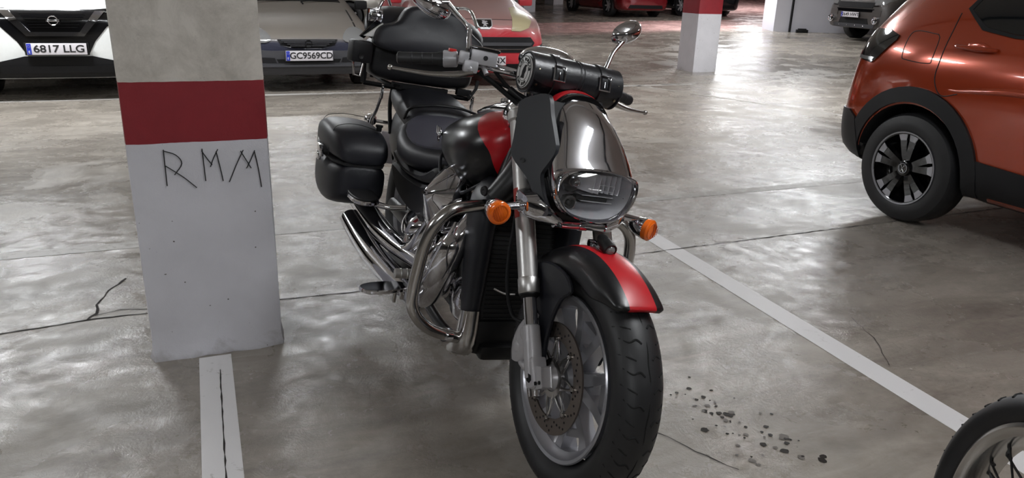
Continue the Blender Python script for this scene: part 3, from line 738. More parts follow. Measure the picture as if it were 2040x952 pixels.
# ---- plain estate seen as a strip between the two hatchbacks, far cars
def plain_car(loc, rotz, mat, label, L=4.3, Wd=.87, Ht=1.46, rear=False, platetxt=None, wheel_r=.31, detail=True, lights='tailred'):
    t = thing('car', label, 'car', loc, rotz)
    k = L/4.3; h = Ht/1.46
    S = [(.0, .62, .26, .5, .64, .72*h, .56, .80*h, .42), (.06, .76, .2, .5, .79, .76*h, .70, .86*h, .5), (.2, .82, .18, .5, .85, .82*h, .80, .90*h, .58), (.5*k, .85, .18, .5, .87, .88*h, .84, .95*h, .62),
         (1.2*k, .85, .18, .5, .88, .93*h, .85, 1.02*h, .66), (1.9*k, .85, .18, .5, .88, .96*h, .84, 1.40*h, .57), (2.7*k, .85, .18, .5, .88, .98*h, .84, 1.46*h, .57), (3.6*k, .85, .2, .5, .88, 1.0*h, .83, 1.40*h, .54), (4.1*k, .8, .26, .5, .83, .98*h, .78, 1.12*h, .6), (4.3*k, .7, .34, .5, .75, .88*h, .68, .98*h, .5)]
    o = car_body('body', S, mat, t); bake(o); bv = bvh_of(o); cut(o, arch_cutters((.85*k, 3.45*k), wheel_r+.035, .89, wheel_r))
    for y in (.85*k, 3.45*k):
        for s in (-1, 1): rotor('wheel', t, (s*.77, y, wheel_r), wheel_r, .2, .2, s)
    fz = lambda u, v: Vector((u, v, 3.0)); fr = lambda u, v: Vector((u, -1.0, v)); bk = lambda u, v: Vector((u, L+1, v))
    mk([(-.62, 1.28*k), (.62, 1.28*k), (.5, 1.82*k), (-.5, 1.82*k)], 'windscreen', 'darkglass', t, bv, .004, .01, .15, d=(0, 0, -1), fn=fz)
    for s in (-1, 1):
        mk([(1.5*k, 1.02*h), (2.05*k, 1.33*h), (3.4*k, 1.33*h), (3.75*k, 1.05*h)], 'side_window', 'darkglass', t, bv, .004, .01, .15, d=(-s, 0, 0), fn=lambda u, v, s=s: Vector((s*2, u, v)))
        m = MB(); m.box((s*.93, 1.45*k, 1.02*h), (.18, .11, .12), bev=.035); m.build('door_mirror', mat, t)
        mk([(1.25*k, .60), (3.05*k, .60), (3.05*k, .54), (1.25*k, .54)], 'side_trim', 'silver', t, bv, .006, .02, .2, d=(-s, 0, 0), fn=lambda u, v, s=s: Vector((s*2, u, v)))
    mk([(-.55, .36), (.55, .36), (.6, .26), (-.6, .26)], 'air_intake', 'matte', t, bv, .01, .02, .1, fn=fr)
    mk([(-.36, .68*h), (.36, .68*h), (.32, .60*h), (-.32, .60*h)], 'grille', 'matte', t, bv, .01, .02, .1, fn=fr)
    mk([(.45, .66*h), (.74, .74*h), (.74, .66*h), (.5, .58*h)], 'headlight', 'lens_clear', t, bv, .01, .02, .1, fn=fr, both=True)
    mk([(.5, .86*h), (.76, .88*h), (.76, .72*h), (.5, .72*h)], 'tail_lamp', 'tailred', t, bv, .01, .02, .1, d=(0, -1, 0), fn=bk, both=True)
    mk([(-.6, .42), (.6, .42), (.6, .3), (-.6, .3)], 'rear_bumper', 'plastic', t, bv, .01, .02, .1, d=(0, -1, 0), fn=bk)
    if platetxt:
        m = MB(); m.box((0, L+.012, .56), (.52, .012, .11), bev=.003); p = m.build('number_plate', 'plate', t)
    return t
plain_car((4.35, 18.95, rise(3.5, 18.9)), 1.5708, 'p_silver', 'silver estate car seen in the gap between the dusty dark hatchback and the red hatchback', L=4.5)
# far parked cars beyond the pink lane
plain_car((12.62, 20.15, rise(12.6, 20.8)), 0.0, 'p_darkred', 'dark red car in the shade beyond the pink lane, left of the far pillar', L=4.1, Ht=1.5)
plain_car((15.05, 19.9, rise(15.0, 20.5)), 0.0, 'p_black', 'black car in deep shade just left of the far pillar, beside the dark red car', L=4.2, Ht=1.5)

# ---- grey off-roader
def suv(loc, rotz):
    t = thing('car', 'dusty grey off-roader parked in front of the white wall behind the orange car', 'car', loc, rotz)
    S = [(.0, .66, .30, .50, .70, .80, .62, .90, .5), (.06, .82, .28, .5, .86, .86, .78, 1.0, .62), (.2, .88, .28, .55, .92, .92, .86, 1.06, .68), (.5, .9, .28, .6, .93, .98, .88, 1.10, .72),
         (1.2, .9, .28, .6, .93, 1.04, .89, 1.18, .74), (1.9, .9, .28, .6, .93, 1.07, .88, 1.66, .62), (2.7, .9, .28, .6, .93, 1.1, .88, 1.72, .62), (3.9, .9, .3, .6, .93, 1.1, .86, 1.68, .6), (4.3, .85, .36, .6, .9, 1.1, .82, 1.4, .62), (4.5, .78, .42, .6, .84, 1.0, .74, 1.1, .6)]
    o = car_body('body', S, 'p_suv', t); bake(o); bv = bvh_of(o); cut(o, arch_cutters((.92, 3.6), .40, .95, .36))
    for y in (.92, 3.6):
        for s in (-1, 1): rotor('wheel', t, (s*.82, y, .36), .36, .22, .22, s)
    mk([(-.56, .84), (.56, .84), (.50, .72), (-.50, .72)], 'grille', 'matte', t, bv, .012, .02, .06)
    mk([(-.56, .70), (.56, .70), (.50, .64), (-.50, .64)], 'grille', 'gloss', t, bv, .010, .02, .06)
    mk([(-.40, .50), (.40, .50), (.44, .38), (-.44, .38)], 'air_intake', 'matte', t, bv, .012, .02, .06)
    mk([(-.62, .38), (.62, .38), (.58, .30), (-.58, .30)], 'skid_plate', 'bumper_grey', t, bv, .014, .02, .06)
    for x in (-.36, -.12, .12, .36): 
        m = MB(); m.sphere((x, -.045, .345), .014, 10); m.build('bumper_bolt', 'chrome', t)
    mk([(.50, .92), (.60, .99), (.84, 1.0), (.86, .90), (.78, .80), (.56, .79)], 'headlight', 'lens_clear', t, bv, .012, .03, .05, both=True)
    mk([(.54, .775), (.80, .785), (.80, .77), (.54, .76)], 'chrome_trim', 'chrome', t, bv, .012, .015, .05, both=True)
    mk([(.52, .68), (.74, .68), (.74, .56), (.52, .56)], 'bumper_patch', 'p_suv', t, bv, .010, .015, .05, both=True)
    for s in (-1, 1):
        m = MB(); m.lathe([(-.03, .075), (.03, .08), (.035, .065), (.0, .055), (-.005, .0)], (s*.66, -.015, .47), (0, -1, 0), 24); m.build('fog_lamp', 'chrome', t)
        m = MB(); m.lathe([(.0, .05), (.012, .03), (.016, 0)], (s*.66, -.005, .47), (0, -1, 0), 20); m.build('fog_lens', 'darkglass', t)
        mk([(1.5, 1.14), (2.0, 1.58), (3.9, 1.58), (4.1, 1.2)], 'side_window', 'darkglass', t, bv, .004, .01, .15, d=(-s, 0, 0), fn=lambda u, v, s=s: Vector((s*2, u, v)))
        m = MB(); m.box((s*1.0, 1.6, 1.14), (.2, .12, .16), bev=.04); m.build('door_mirror', 'p_suv', t)
    mk([(-.64, 1.3), (.64, 1.3), (.54, 1.84), (-.54, 1.84)], 'windscreen', 'darkglass', t, bv, .004, .01, .15, d=(0, 0, -1), fn=lambda u, v: Vector((u, v, 3)))
    m = MB(); m.box((-.06, -.045, .57), (.54, .02, .12), bev=.005); m.build('plate_holder', 'matte', t)
    plate(t, (-.06, -.06, .57), '2649 HWT', sx=1.14, size=.098, sp=.98)
suv((13.75, 13.35, rise(14.6, 13.3)), -1.62)

# ---- orange crossover, rear quarter on the right of the picture
def orange_car(loc):
    t = thing('car', 'copper orange crossover with black wheel arches at the right of the picture', 'car', loc, 0)
    S = [(.0, .62, .30, .50, .68, .78, .62, .90, .5), (.06, .78, .24, .5, .80, .82, .76, .96, .62), (.18, .84, .22, .55, .86, .88, .82, 1.01, .68), (.45, .87, .22, .6, .885, .95, .86, 1.05, .70),
         (1.0, .87, .22, .6, .885, .99, .865, 1.12, .72), (1.35, .87, .22, .6, .885, 1.02, .865, 1.18, .72), (2.0, .87, .22, .6, .885, 1.05, .86, 1.54, .60), (2.8, .87, .22, .6, .885, 1.07, .86, 1.575, .60), (3.3, .875, .22, .6, .89, 1.07, .86, 1.565, .59), (3.55, .87, .23, .6, .888, 1.06, .85, 1.54, .57),
         (3.75, .86, .25, .6, .875, 1.05, .82, 1.48, .54), (3.93, .82, .28, .58, .845, 1.04, .77, 1.30, .54), (4.04, .76, .32, .56, .79, 1.01, .70, 1.12, .54), (4.10, .66, .36, .54, .69, .92, .60, 1.0, .48)]
    o = car_body('body', S, 'p_orange', t, sub=2); bake(o); bv = bvh_of(o); cut(o, arch_cutters((.85, 3.43), .385, .88, .32))
    for y in (.85, 3.43):
        for s in (-1, 1): rotor('wheel', t, (s*.775, y, .325), .325, .205, .215, s, 'black_silver')
    for s in (-1, 1):
        fs = lambda u, v, s=s: Vector((s*2, u, v))
        def side(poly, name, mat, off=.006, thick=.012, cell=.04, res=1, hi=None):
            return conform(poly, bv, fs, (-s, 0, 0), off, thick, cell, name, mat, t, res)
        for cy, nm in ((3.43, 'rear'), (.85, 'front')):
            P = [(cy+cos(radians(a))*.475, .33+sin(radians(a))*.475) for a in range(-12, 193, 8)]
            Q = [(cy+cos(radians(a))*.387, .33+sin(radians(a))*.387) for a in range(192, -13, -8)]
            side(P+Q, 'arch_cladding', 'plastic', .016, .02, .05)
        side([(1.30, .47), (1.6, .455), (2.7, .455), (2.98, .47), (3.03, .28), (2.9, .235), (1.4, .235), (1.26, .28)], 'sill_cladding', 'plastic', .014, .02, .06)
        side([(3.86, .56), (3.93, .60), (4.07, .60), (4.07, .40), (4.0, .32), (3.80, .31), (3.815, .42)], 'rear_corner_cladding', 'plastic', .018, .02, .04)
        # tail lamp wrapping the corner
        side([(3.68, 1.075), (3.79, 1.105), (3.98, 1.10), (4.02, .92), (3.84, .90), (3.80, .93), (3.685, 1.05)], 'tail_lamp', 'darkglass', .010, .02, .03)
        side([(3.815, .935), (3.83, .915), (3.99, .915), (3.99, .935)], 'tail_lamp_lens', 'lens_clear', .014, .01, .03)
        # glass
        side([(1.55, 1.13), (2.15, 1.47), (2.75, 1.49), (3.05, 1.45), (3.24, 1.34), (3.27, 1.235), (3.13, 1.155), (2.95, 1.13)], 'side_window', 'darkglass', .005, .012, .05)
        side([(2.33, 1.12), (2.37, 1.12), (2.37, 1.50), (2.33, 1.50)], 'window_pillar', 'gloss', .012, .01, .05)
        side([(3.24, 1.37), (3.30, 1.245), (3.15, 1.14), (2.95, 1.112), (1.5, 1.112), (1.5, 1.125), (2.95, 1.128), (3.13, 1.155), (3.27, 1.24), (3.225, 1.35)], 'window_trim', 'matte', .008, .01, .05)
        # seams
        def seam(pts, wd=.006, name='body_seam'):
            P = crom([(a, b, 0) for a, b in pts], 6); m = MB(); V = []
            for p in P:
                h = bv.ray_cast(Vector((s*2, p.x, p.y)), Vector((-s, 0, 0)))[0]
                V.append(h+Vector((s*.0005, 0, 0)))
            m.tube(V, wd/2, 6, res=1); return m.build(name, 'ink', t)
        seam([(3.33, 1.22), (3.325, 1.12), (3.33, .98), (3.33, .86), (3.27, .78), (3.17, .80)])
        seam([(2.35, 1.12), (2.345, .9), (2.36, .5)])
        side([(3.08, 1.115), (3.05, 1.04), (3.06, .99)][:3], 'corner', 'p_orange', .0, .002) if False else None
        if s < 0:
            P = [(3.405, 1.10), (3.55, 1.11), (3.60, 1.08), (3.60, .965), (3.56, .945), (3.405, .94), (3.385, .97), (3.385, 1.07), (3.405, 1.10)]
            seam(P, .005, 'fuel_flap_seam')
        # door handles
        for y0 in (3.02, 1.95):
            m = MB(); h = bv.ray_cast(Vector((s*2, y0+.1, 1.04)), Vector((-s, 0, 0)))[0]; X = h.x
            m.tube([(X+s*.004, y0, 1.045), (X+s*.035, y0+.03, 1.046), (X+s*.042, y0+.11, 1.047), (X+s*.035, y0+.2, 1.05), (X+s*.004, y0+.235, 1.052)], [.013, .015, .016, .015, .013], 10, sq=.8)
            m.build('door_handle', 'p_orange', t)
            m = MB(); m.sphere((X-s*.002, y0+.11, 1.045), .05, 16, 0, (.12, 1.5, .72)); m.build('handle_recess', 'p_orange', t)
        # sculpted crease above the sill and over the wheel
        m = MB(); L1 = []
        for y_, z_ in ((1.4, .80), (2.2, .835), (2.8, .85), (3.05, .83), (3.2, .815), (3.32, .83)):
            h = bv.ray_cast(Vector((s*2, y_, z_)), Vector((-s, 0, 0)))[0]; L1.append(h-Vector((s*.012, 0, 0)))
        m.tube(L1, [.010, .02, .024, .020, .014, .008], 12, res=8, up=Vector((1, 0, 0))); m.build('door_crease', 'p_orange', t)
        m = MB(); m.box((s*.99, 1.62, 1.12), (.2, .12, .14), bev=.04); m.build('door_mirror', 'p_orange', t)
        m = MB(); m.tube([(s*.60, 1.9, 1.575), (s*.60, 2.1, 1.61), (s*.59, 3.2, 1.61), (s*.57, 3.5, 1.56)], .014, 8); m.build('roof_rail', 'matte', t)
    fz = lambda u, v: Vector((u, v, 3.0)); bk = lambda u, v: Vector((u, 6.0, v)); fr = lambda u, v: Vector((u, -1.0, v))
    mk([(-.64, 1.4), (.64, 1.4), (.52, 1.94), (-.52, 1.94)], 'windscreen', 'darkglass', t, bv, .004, .01, .15, d=(0, 0, -1), fn=fz)
    mk([(-.54, 1.42), (.54, 1.42), (.62, 1.14), (-.62, 1.14)], 'rear_window', 'darkglass', t, bv, .006, .01, .1, d=(0, -1, 0), fn=bk)
    mk([(-.66, .60), (.66, .60), (.66, .34), (-.66, .34)], 'rear_bumper', 'plastic', t, bv, .014, .02, .1, d=(0, -1, 0), fn=bk)
    mk([(-.70, 1.03), (.70, 1.03), (.70, .95), (-.70, .95)], 'lamp_bar', 'darkglass', t, bv, .010, .02, .1, d=(0, -1, 0), fn=bk)
    mk([(-.6, .44), (.6, .44), (.64, .30), (-.64, .30)], 'air_intake', 'matte', t, bv, .01, .02, .1, fn=fr)
    mk([(-.3, .86), (.3, .86), (.3, .78), (-.3, .78)], 'grille', 'gloss', t, bv, .01, .02, .1, fn=fr)
    mk([(.36, .88), (.72, .90), (.74, .80), (.36, .78)], 'headlight', 'lens_clear', t, bv, .01, .02, .06, fn=fr, both=True)
orange_car((4.735, -.245, 0))

# ---- spoked wheel of another motorcycle, bottom right corner
def other_bike():
    az, lean, R = 1.178, -.155, .306
    u = Vector((cos(az), sin(az), 0)); n = Vector((-sin(az), cos(az), 0)); up = Vector((0, 0, cos(lean)))+n*sin(lean); nn = n*cos(lean)-Vector((0, 0, 1))*sin(lean)
    t = thing('motorcycle', 'motorcycle with a wire spoked wheel and polished rim in the bottom right corner', 'motorcycle', (1.392, .718, 0))
    C = up*R
    def T(p): return C+u*p[0]+nn*p[1]+up*p[2]
    m = MB(T)
    pr = [(-.036, .236), (-.052, .250), (-.056, .27), (-.048, .287), (-.03, .299), (0, .305), (.03, .299), (.048, .287), (.056, .27), (.052, .250), (.036, .236)]
    m.lathe(pr, (0, 0, 0), (0, 1, 0), 96, 0)
    for k in range(44):
        a = 2*pi*k/44
        for s in (-1, 1):
            aa = a+(0 if s > 0 else pi/44)
            P = []
            for da, y, r in ((0, .004, .3055), (.03, .014, .3045), (.055, .022, .3025), (.05, .032, .2985), (.075, .044, .2905)):
                P.append(Vector((cos(aa+da)*r, s*y, sin(aa+da)*r)))
            m.tube(P, .0028, 5, 1, res=1)
    tire = m.build('tyre', ['rubber', 'groove'], t)
    m = MB(T)
    m.lathe([(-.044, .240), (-.046, .232), (-.038, .226), (-.034, .214), (-.012, .206), (.012, .206), (.034, .214), (.038, .226), (.046, .232), (.044, .240), (.040, .236), (0, .222), (-.040, .236), (-.044, .240)], (0, 0, 0), (0, 1, 0), 96)
    rim = m.build('rim', 'chrome_soft', t)
    m = MB(T); m.lathe([(-.05, .0), (-.05, .03), (-.036, .034), (-.03, .022), (.03, .022), (.036, .034), (.05, .03), (.05, 0)], (0, 0, 0), (0, 1, 0), 28); m.build('hub', 'chrome_soft', rim)
    for k in range(40):
        s = -1 if k % 2 else 1; a = 2*pi*k/40; tw = .42 if (k//2) % 2 else -.42
        m = MB(T); m.cyl((cos(a+tw)*.030, s*.034, sin(a+tw)*.030), (cos(a)*.209, s*.008, sin(a)*.209), .0027, 6)
        m.cyl((cos(a+tw*.06)*.196, s*.009, sin(a+tw*.06)*.196), (cos(a)*.209, s*.008, sin(a)*.209), .0042, 6)
        m.build('spoke', 'engine', rim)
    m = MB(T); a = radians(112); m.cyl((cos(a)*.207, .0, sin(a)*.207), (cos(a)*.172, .012, sin(a)*.172), .0045, 8); m.cyl((cos(a)*.185, .008, sin(a)*.185), (cos(a)*.166, .014, sin(a)*.166), .006, 8); m.build('valve', 'matte', rim)
    for s in (-1, 1):
        m = MB(T); m.tube([(.0, s*.085, .0), (-.30, s*.095, .42)], [.022, .026], 16, 0, res=1); m.sphere((0, s*.085, 0), .03, 12); m.build('fork_leg', 'chrome_soft', t)
    m = MB(T); m.cyl((0, -.09, 0), (0, .09, 0), .009, 12); m.build('axle', 'steel', t)
    m = MB(T); m.box((-.30, 0, .42), (.08, .26, .04), bev=.01); m.build('fork_yoke', 'chrome_soft', t)
other_bike()
# ------------------------------------------------------------------ cruiser motorcycle
# body frame: x forward (0 = rear axle), y left, z up; front contact at x = 1.655
RAKE = radians(33); STEER = radians(3.0)
AX = Vector((-sin(RAKE), 0, cos(RAKE))); A0 = Vector((1.796, 0, 0)); FD = Vector((cos(RAKE), 0, sin(RAKE)))
RS = Matrix.Rotation(STEER, 3, AX)
def ST(p): return A0+RS @ (Vector(p)-A0)
bike = thing('motorcycle', 'black and red cruiser motorcycle with chrome headlight cowl, top case and side cases', 'motorcycle')
Mb = Matrix.Translation((.8235, 1.5895, 0)) @ Matrix.Rotation(radians(-91), 4, 'Z') @ Matrix.Rotation(radians(-9), 4, 'X') @ Matrix.Translation((-1.655, 0, 0))
bike.matrix_world = Mb
def B(m, name, mat, parent=None, **k): return m.build(name, mat, parent or bike, **k)

# ---- front wheel
def tyre_profile(R, wdt, rr):
    h = wdt/2; return [(-h*.60, rr), (-h*.86, rr+.02), (-h*1.0, R-.062), (-h*.97, R-.040), (-h*.82, R-.020), (-h*.55, R-.007), (-h*.25, R-.001), (0, R), (h*.25, R-.001), (h*.55, R-.007), (h*.82, R-.020), (h*.97, R-.040), (h*1.0, R-.062), (h*.86, R*0+rr+.02), (h*.60, rr)]
def prof_r(prof, y):
    for (a, r0), (b, r1) in zip(prof, prof[1:]):
        if a <= y <= b and b > a: return r0+(r1-r0)*(y-a)/(b-a)
    return prof[len(prof)//2][1]
def groove(m, prof, c, pts, wd, mi=1, sgn=1):
    """dark groove on the tread; pts (angle, y)"""
    P = []
    for a, y in pts:
        r = prof_r(prof[2:-2], y)-.0006; P.append(Vector(c)+Vector((cos(a)*r, y, sin(a)*r)))
    m.tube(P, [wd*.5, wd*.5, wd*.3], 6, mi, res=4)
WC = (1.655, 0, .32)
pf = tyre_profile(.320, .130, .222)
m = MB(ST); m.lathe(pf, WC, (0, 1, 0), 128, 0)
N_ = 26
for k in range(N_):
    a = 2*pi*k/N_
    for s in (-1, 1):
        o_ = a+(pi/N_ if s > 0 else 0)
        groove(m, pf, WC, [(o_, s*.012), (o_+.035, s*.024), (o_+.02, s*.040), (o_+.075, s*.056)], .0062)
        groove(m, pf, WC, [(o_+.12, s*.030), (o_+.15, s*.045), (o_+.19, s*.060)], .005)
for k in range(14):
    a = 2*pi*k/14; groove(m, pf, WC, [(a, .002), (a+.12, -.0015), (a+.24, .0015), (a+.4488, .002)], .0042)
fw = MB(ST)
RR = .222
fw.lathe([(-.052, RR+.002), (-.056, RR-.001), (-.053, RR-.010), (-.040, RR-.016), (-.030, RR-.030), (.030, RR-.030), (.040, RR-.016), (.053, RR-.010), (.056, RR-.001), (.052, RR+.002), (.045, RR-.004), (0, RR-.022), (-.045, RR-.004), (-.052, RR+.002)], WC, (0, 1, 0), 96)
fw.lathe([(-.046, 0), (-.046, .030), (-.030, .036), (-.022, .048), (.022, .048), (.030, .036), (.046, .030), (.046, 0)], WC, (0, 1, 0), 40)
# five broad cast spokes, each splitting in two towards the rim
def wp(r, a, y, t=0): return Vector(WC)+Vector((cos(a)*r-sin(a)*t, y, sin(a)*r+cos(a)*t))
for k in range(5):
    a = 2*pi*k/5+radians(8)
    for s in (-1, 1):
        rings = []
        for r, off, hw_, yy, ty in ((.035, .008, .020, 0, .026), (.08, .020, .017, 0, .022), (.12, .036, .015, 0, .018), (.16, .054, .015, 0, .020), (.200, .068, .022, 0, .030)):
            rings.append([wp(r, a, yy-ty, s*off-hw_), wp(r, a, yy-ty, s*off+hw_), wp(r, a, yy+ty, s*off+hw_), wp(r, a, yy+ty, s*off-hw_)])
        fw.loft(rings)
    rings = [[wp(r, a, -.012, -h), wp(r, a, -.012, h), wp(r, a, .012, h), wp(r, a, .012, -h)] for r, h in ((.04, .02), (.10, .02))]
    fw.loft(rings)
    rings = [[wp(r, a, -.013, -h), wp(r, a, -.013, h), wp(r, a, .013, h), wp(r, a, .013, -h)] for r, h in ((.135, .04), (.155, .055))]
    fw.loft(rings)
fwo = B(fw, 'front_wheel', 'wheel', angle=30)
m.build('tyre', ['rubber', 'groove'], fwo, merge=1e-6)
# brake disc on the right side
m = MB(ST); Y0 = -.074
bmh = bmesh.new()
ro, ri = .148, .106; nseg = 60
V = []; F = []
holes = []
m.lathe([(Y0-.0025, ri), (Y0-.0025, ro), (Y0+.0025, ro), (Y0+.0025, ri), (Y0-.0025, ri)], (WC[0], 0, WC[2]), (0, 1, 0), 96, 0)
for k in range(60):
    a = 2*pi*k/60; r = (.114, .122, .130, .138, .126)[k % 5]
    m.cyl((WC[0]+cos(a)*r, Y0-.0029, WC[2]+sin(a)*r), (WC[0]+cos(a)*r, Y0+.0029, WC[2]+sin(a)*r), .0034, 8, 1)
bd = m.build('brake_disc', ['disc', 'matte'], fwo)
m = MB(ST)
def dp(r, a, y): return Vector((WC[0]+cos(a)*r, y, WC[2]+sin(a)*r))
m.lathe([(Y0-.006, .036), (Y0-.006, .052), (Y0+.004, .052), (Y0+.004, .036), (Y0-.006, .036)], (WC[0], 0, WC[2]), (0, 1, 0), 40)
for k in range(8):
    a = 2*pi*k/8+.2
    for d in (-.30, .30):
        m.tube([dp(.046, a+d, Y0-.001), dp(.075, a+d*.45, Y0-.001), dp(.107, a, Y0-.001)], [.0055, .0045, .0045], 8, res=4, sq=.8)
    m.lathe([(-.005, .010), (.005, .010), (.005, .0), (-.005, .0)], dp(.107, a, Y0-.001), (0, 1, 0), 14)
    m.lathe([(-.007, .0), (-.007, .005), (-.004, .006)], dp(.107, a, Y0-.001), (0, 1, 0), 10)
m.build('disc_carrier', 'chrome_soft', fwo)
m = MB(ST); m.cyl((WC[0], -.10, WC[2]), (WC[0], .12, WC[2]), .012, 16); m.lathe([(-.094, .026), (-.078, .034), (-.070, .040)], (WC[0], 0, WC[2]), (0, 1, 0), 28, caps=True)
m.build('axle', 'silver', fwo)

# ---- forks
def fk(s, y, o=.045):
    """point on the fork leg; s = height above ground of the axis point"""
    return A0+AX*(s/cos(RAKE))+FD*o+Vector((0, y, 0))
FY = .126; FO = .047
for sd in (-1, 1):
    y = sd*FY
    m = MB(ST); m.cyl(fk(.478, y, FO), fk(.93, y, FO), .0275, 28, bev=.002); m.lathe([(0, .0275), (.003, .0295), (.040, .0295), (.044, .0275)], fk(.478, y, FO), AX, 28, caps=True); m.lathe([(0, .0275), (.006, .0325), (.03, .0325), (.034, .0285), (.036, .01)], fk(.895, y, FO), AX, 28)
    leg = B(m, 'fork_leg', 'steel')
    m = MB(ST); m.cyl(fk(.25, y, FO), fk(.49, y, FO), .0185, 24); m.build('fork_slider', 'chrome', leg)
    m = MB(ST); m.lathe([(0, .020), (.008, .0275), (.012, .0265)], fk(.468, y, FO), AX, 24, caps=True); m.build('dust_seal', 'matte', leg)
    m = MB(ST)
    m.lathe([(0, .018), (.004, .0235), (.06, .0245), (.14, .0245)], fk(.408, y, FO), -AX, 24, caps=True)
    c = fk(.235, y, FO)
    ax_y = sd*.124
    m.prism([(-.028, .058), (.022, .058), (.026, .02), (.026, -.024), (.016, -.032), (-.020, -.032), (-.028, -.02)], lambda u, v, d: Vector((WC[0], d, WC[2]))+FD*u*.9+AX*v*.9+Vector((0, 0, 0)), ax_y-.022, ax_y+.022, bev=.005)
    if sd < 0:
        m.prism([(.0, .030), (.050, .022), (.048, -.028), (.0, -.030)], lambda u, v, d: Vector((WC[0], d, WC[2]))+FD*u+AX*v, ax_y-.014, ax_y+.016, bev=.003)
    m.build('fork_bottom', 'silver', leg)
    m = MB(ST); m.lathe([(-.002, .0125), (.003, .012), (.003, .0), (.003, .0)], (WC[0], ax_y+sd*.0215, WC[2]), (0, sd, 0), 6); 
    for q in ((.024, -.016), (.040, -.016)): m.lathe([(-.002, .005), (.002, .005), (.002, 0)], Vector((WC[0], ax_y+sd*(.015 if q[0] > .03 else .018), WC[2]))+FD*q[0]+AX*q[1], (0, sd, 0), 10)
    m.build('pinch_bolt', 'matte', leg)
# small red warning label on the right leg
m = MB(ST)
a0 = -1.9
m.lathe([(0, .0281), (.085, .0281)], fk(.655, -FY, FO), AX, 12, 0, a0=radians(150), a1=radians(265)); lb = B(m, 'warning_label', 'label', None); lb['label'] = 'small red warning label on the fork leg'
# caliper behind the fork
m = MB(ST)
cc = Vector((WC[0], -.078, WC[2]))
def cp(r, a, y): return Vector((WC[0]+cos(radians(a))*r, y, WC[2]+sin(radians(a))*r))
for r in (.118, .150):
    pass
body = []
for a, w0, w1 in ((130, .060, .012), (136, .062, .032), (145, .066, .036), (154, .064, .038), (163, .066, .038), (172, .064, .036), (180, .062, .030), (187, .058, .012)):
    c0 = cp(.140, a, -.097); d = Vector((cos(radians(a)), 0, sin(radians(a))))
    body.append(sring(c0, d, Vector((0, 1, 0)), w1*1.05+.006, .030, 16, 3))
m.loft(body)
m.sphere(cp(.140, 148, -.118), .024, 16, 0, (1, .5, 1)); m.sphere(cp(.140, 170, -.118), .024, 16, 0, (1, .5, 1))
m.tube([cp(.165, 128, -.1), cp(.185, 134, -.102), cp(.190, 138, -.104)], .006, 8)
m.tube([cp(.13, 176, -.1), cp(.12, 186, -.108), cp(.08, 190, -.110)], .011, 10)
B(m, 'brake_caliper', 'silver')
m = MB(ST)
m.tube([cp(.175, 150, -.105), (1.43, -.11, .40), (1.39, -.125, .47), (1.36, -.125, .56), (1.345, -.12, .62), (1.30, -.1, .68), (1.26, -.07, .74)], .0055, 8)
B(m, 'brake_hose', 'matte')
m = MB(ST); m.tube([(1.37, -.155, .455), (1.385, -.125, .447), (1.40, -.10, .452)], .003, 6); B(m, 'hose_clip', 'steel')

# ---- front fender
def fend_fn(N, x, y, z):
    a = N.math('ABSOLUTE', N.math('SUBTRACT', y, .013)); return N.math('LESS_THAN', a, .037)
def fend_ang(N, x, y, z):
    return fend_fn(N, x, y, z)
M['fender_paint'] = split_paint('fender_paint', lambda N, x, y, z: N.math('MULTIPLY', N.math('LESS_THAN', N.math('ABSOLUTE', y), .039), 1.0), rough=.34)
m = MB(); RO = .347
rings_o = []; prof = [(-.082, -.075), (-.084, -.050), (-.080, -.028), (-.068, -.010), (-.045, -.001), (-.020, .003), (0, .004), (.020, .003), (.045, -.001), (.068, -.010), (.080, -.028), (.084, -.050), (.082, -.075)]
angs = [a for a in range(54, 160, 4)]
for a in angs:
    t = (a-54)/106; k = 1.0
    if a < 72: k = .50+(a-54)/18*.50       # tapering tip
    if a > 140: k = .82
    kd = (.18+.82*(a-54)/18 if a < 72 else 1.0)
    r0 = RO+.006*sin(t*pi)
    ring = []
    for y, dr in prof:
        yy = y*(.55+.45*min(1, k+.1)); rr = r0+dr*kd
        ring.append(Vector((WC[0]+cos(radians(a))*rr, yy, WC[2]+sin(radians(a))*rr)))
    # inner skin
    for y, dr in prof[::-1]:
        yy = y*(.55+.45*min(1, k+.1))*.97; rr = r0+dr*kd-.004
        ring.append(Vector((WC[0]+cos(radians(a))*rr, yy, WC[2]+sin(radians(a))*rr)))
    rings_o.append([ST(p) if False else p for p in ring])
m.loft(rings_o)
fo = B(m, 'front_fender', 'fender_paint', sub=1)
fo.matrix_local = Matrix.Translation(A0) @ RS.to_4x4() @ Matrix.Translation(-A0)
# side brackets of the fender running down to the axle
for sd in (-1, 1):
    m = MB(ST); fn = lambda u, v, d: Vector((u, d, v))
    poly = [(1.450, .540), (1.49, .585), (1.56, .605), (1.64, .600), (1.675, .570), (1.64, .535), (1.618, .480), (1.612, .410), (1.620, .350), (1.606, .328), (1.572, .332), (1.530, .380), (1.490, .455)]
    m.prism(poly, fn, sd*.084, sd*.098, bev=.004, res=3)
    m.build('fender_bracket', 'satin', fo).matrix_local = (Matrix.Translation(A0) @ RS.to_4x4() @ Matrix.Translation(-A0)).inverted()
    for q in ((1.533, .455), (1.545, .395)):
        m = MB(ST); m.lathe([(0, .008), (.004, .008), (.004, 0)], (q[0], sd*.098, q[1]), (0, sd, 0), 10); m.build('bracket_bolt', 'matte', fo).matrix_local = (Matrix.Translation(A0) @ RS.to_4x4() @ Matrix.Translation(-A0)).inverted()
FI = (Matrix.Translation(A0) @ RS.to_4x4() @ Matrix.Translation(-A0)).inverted()
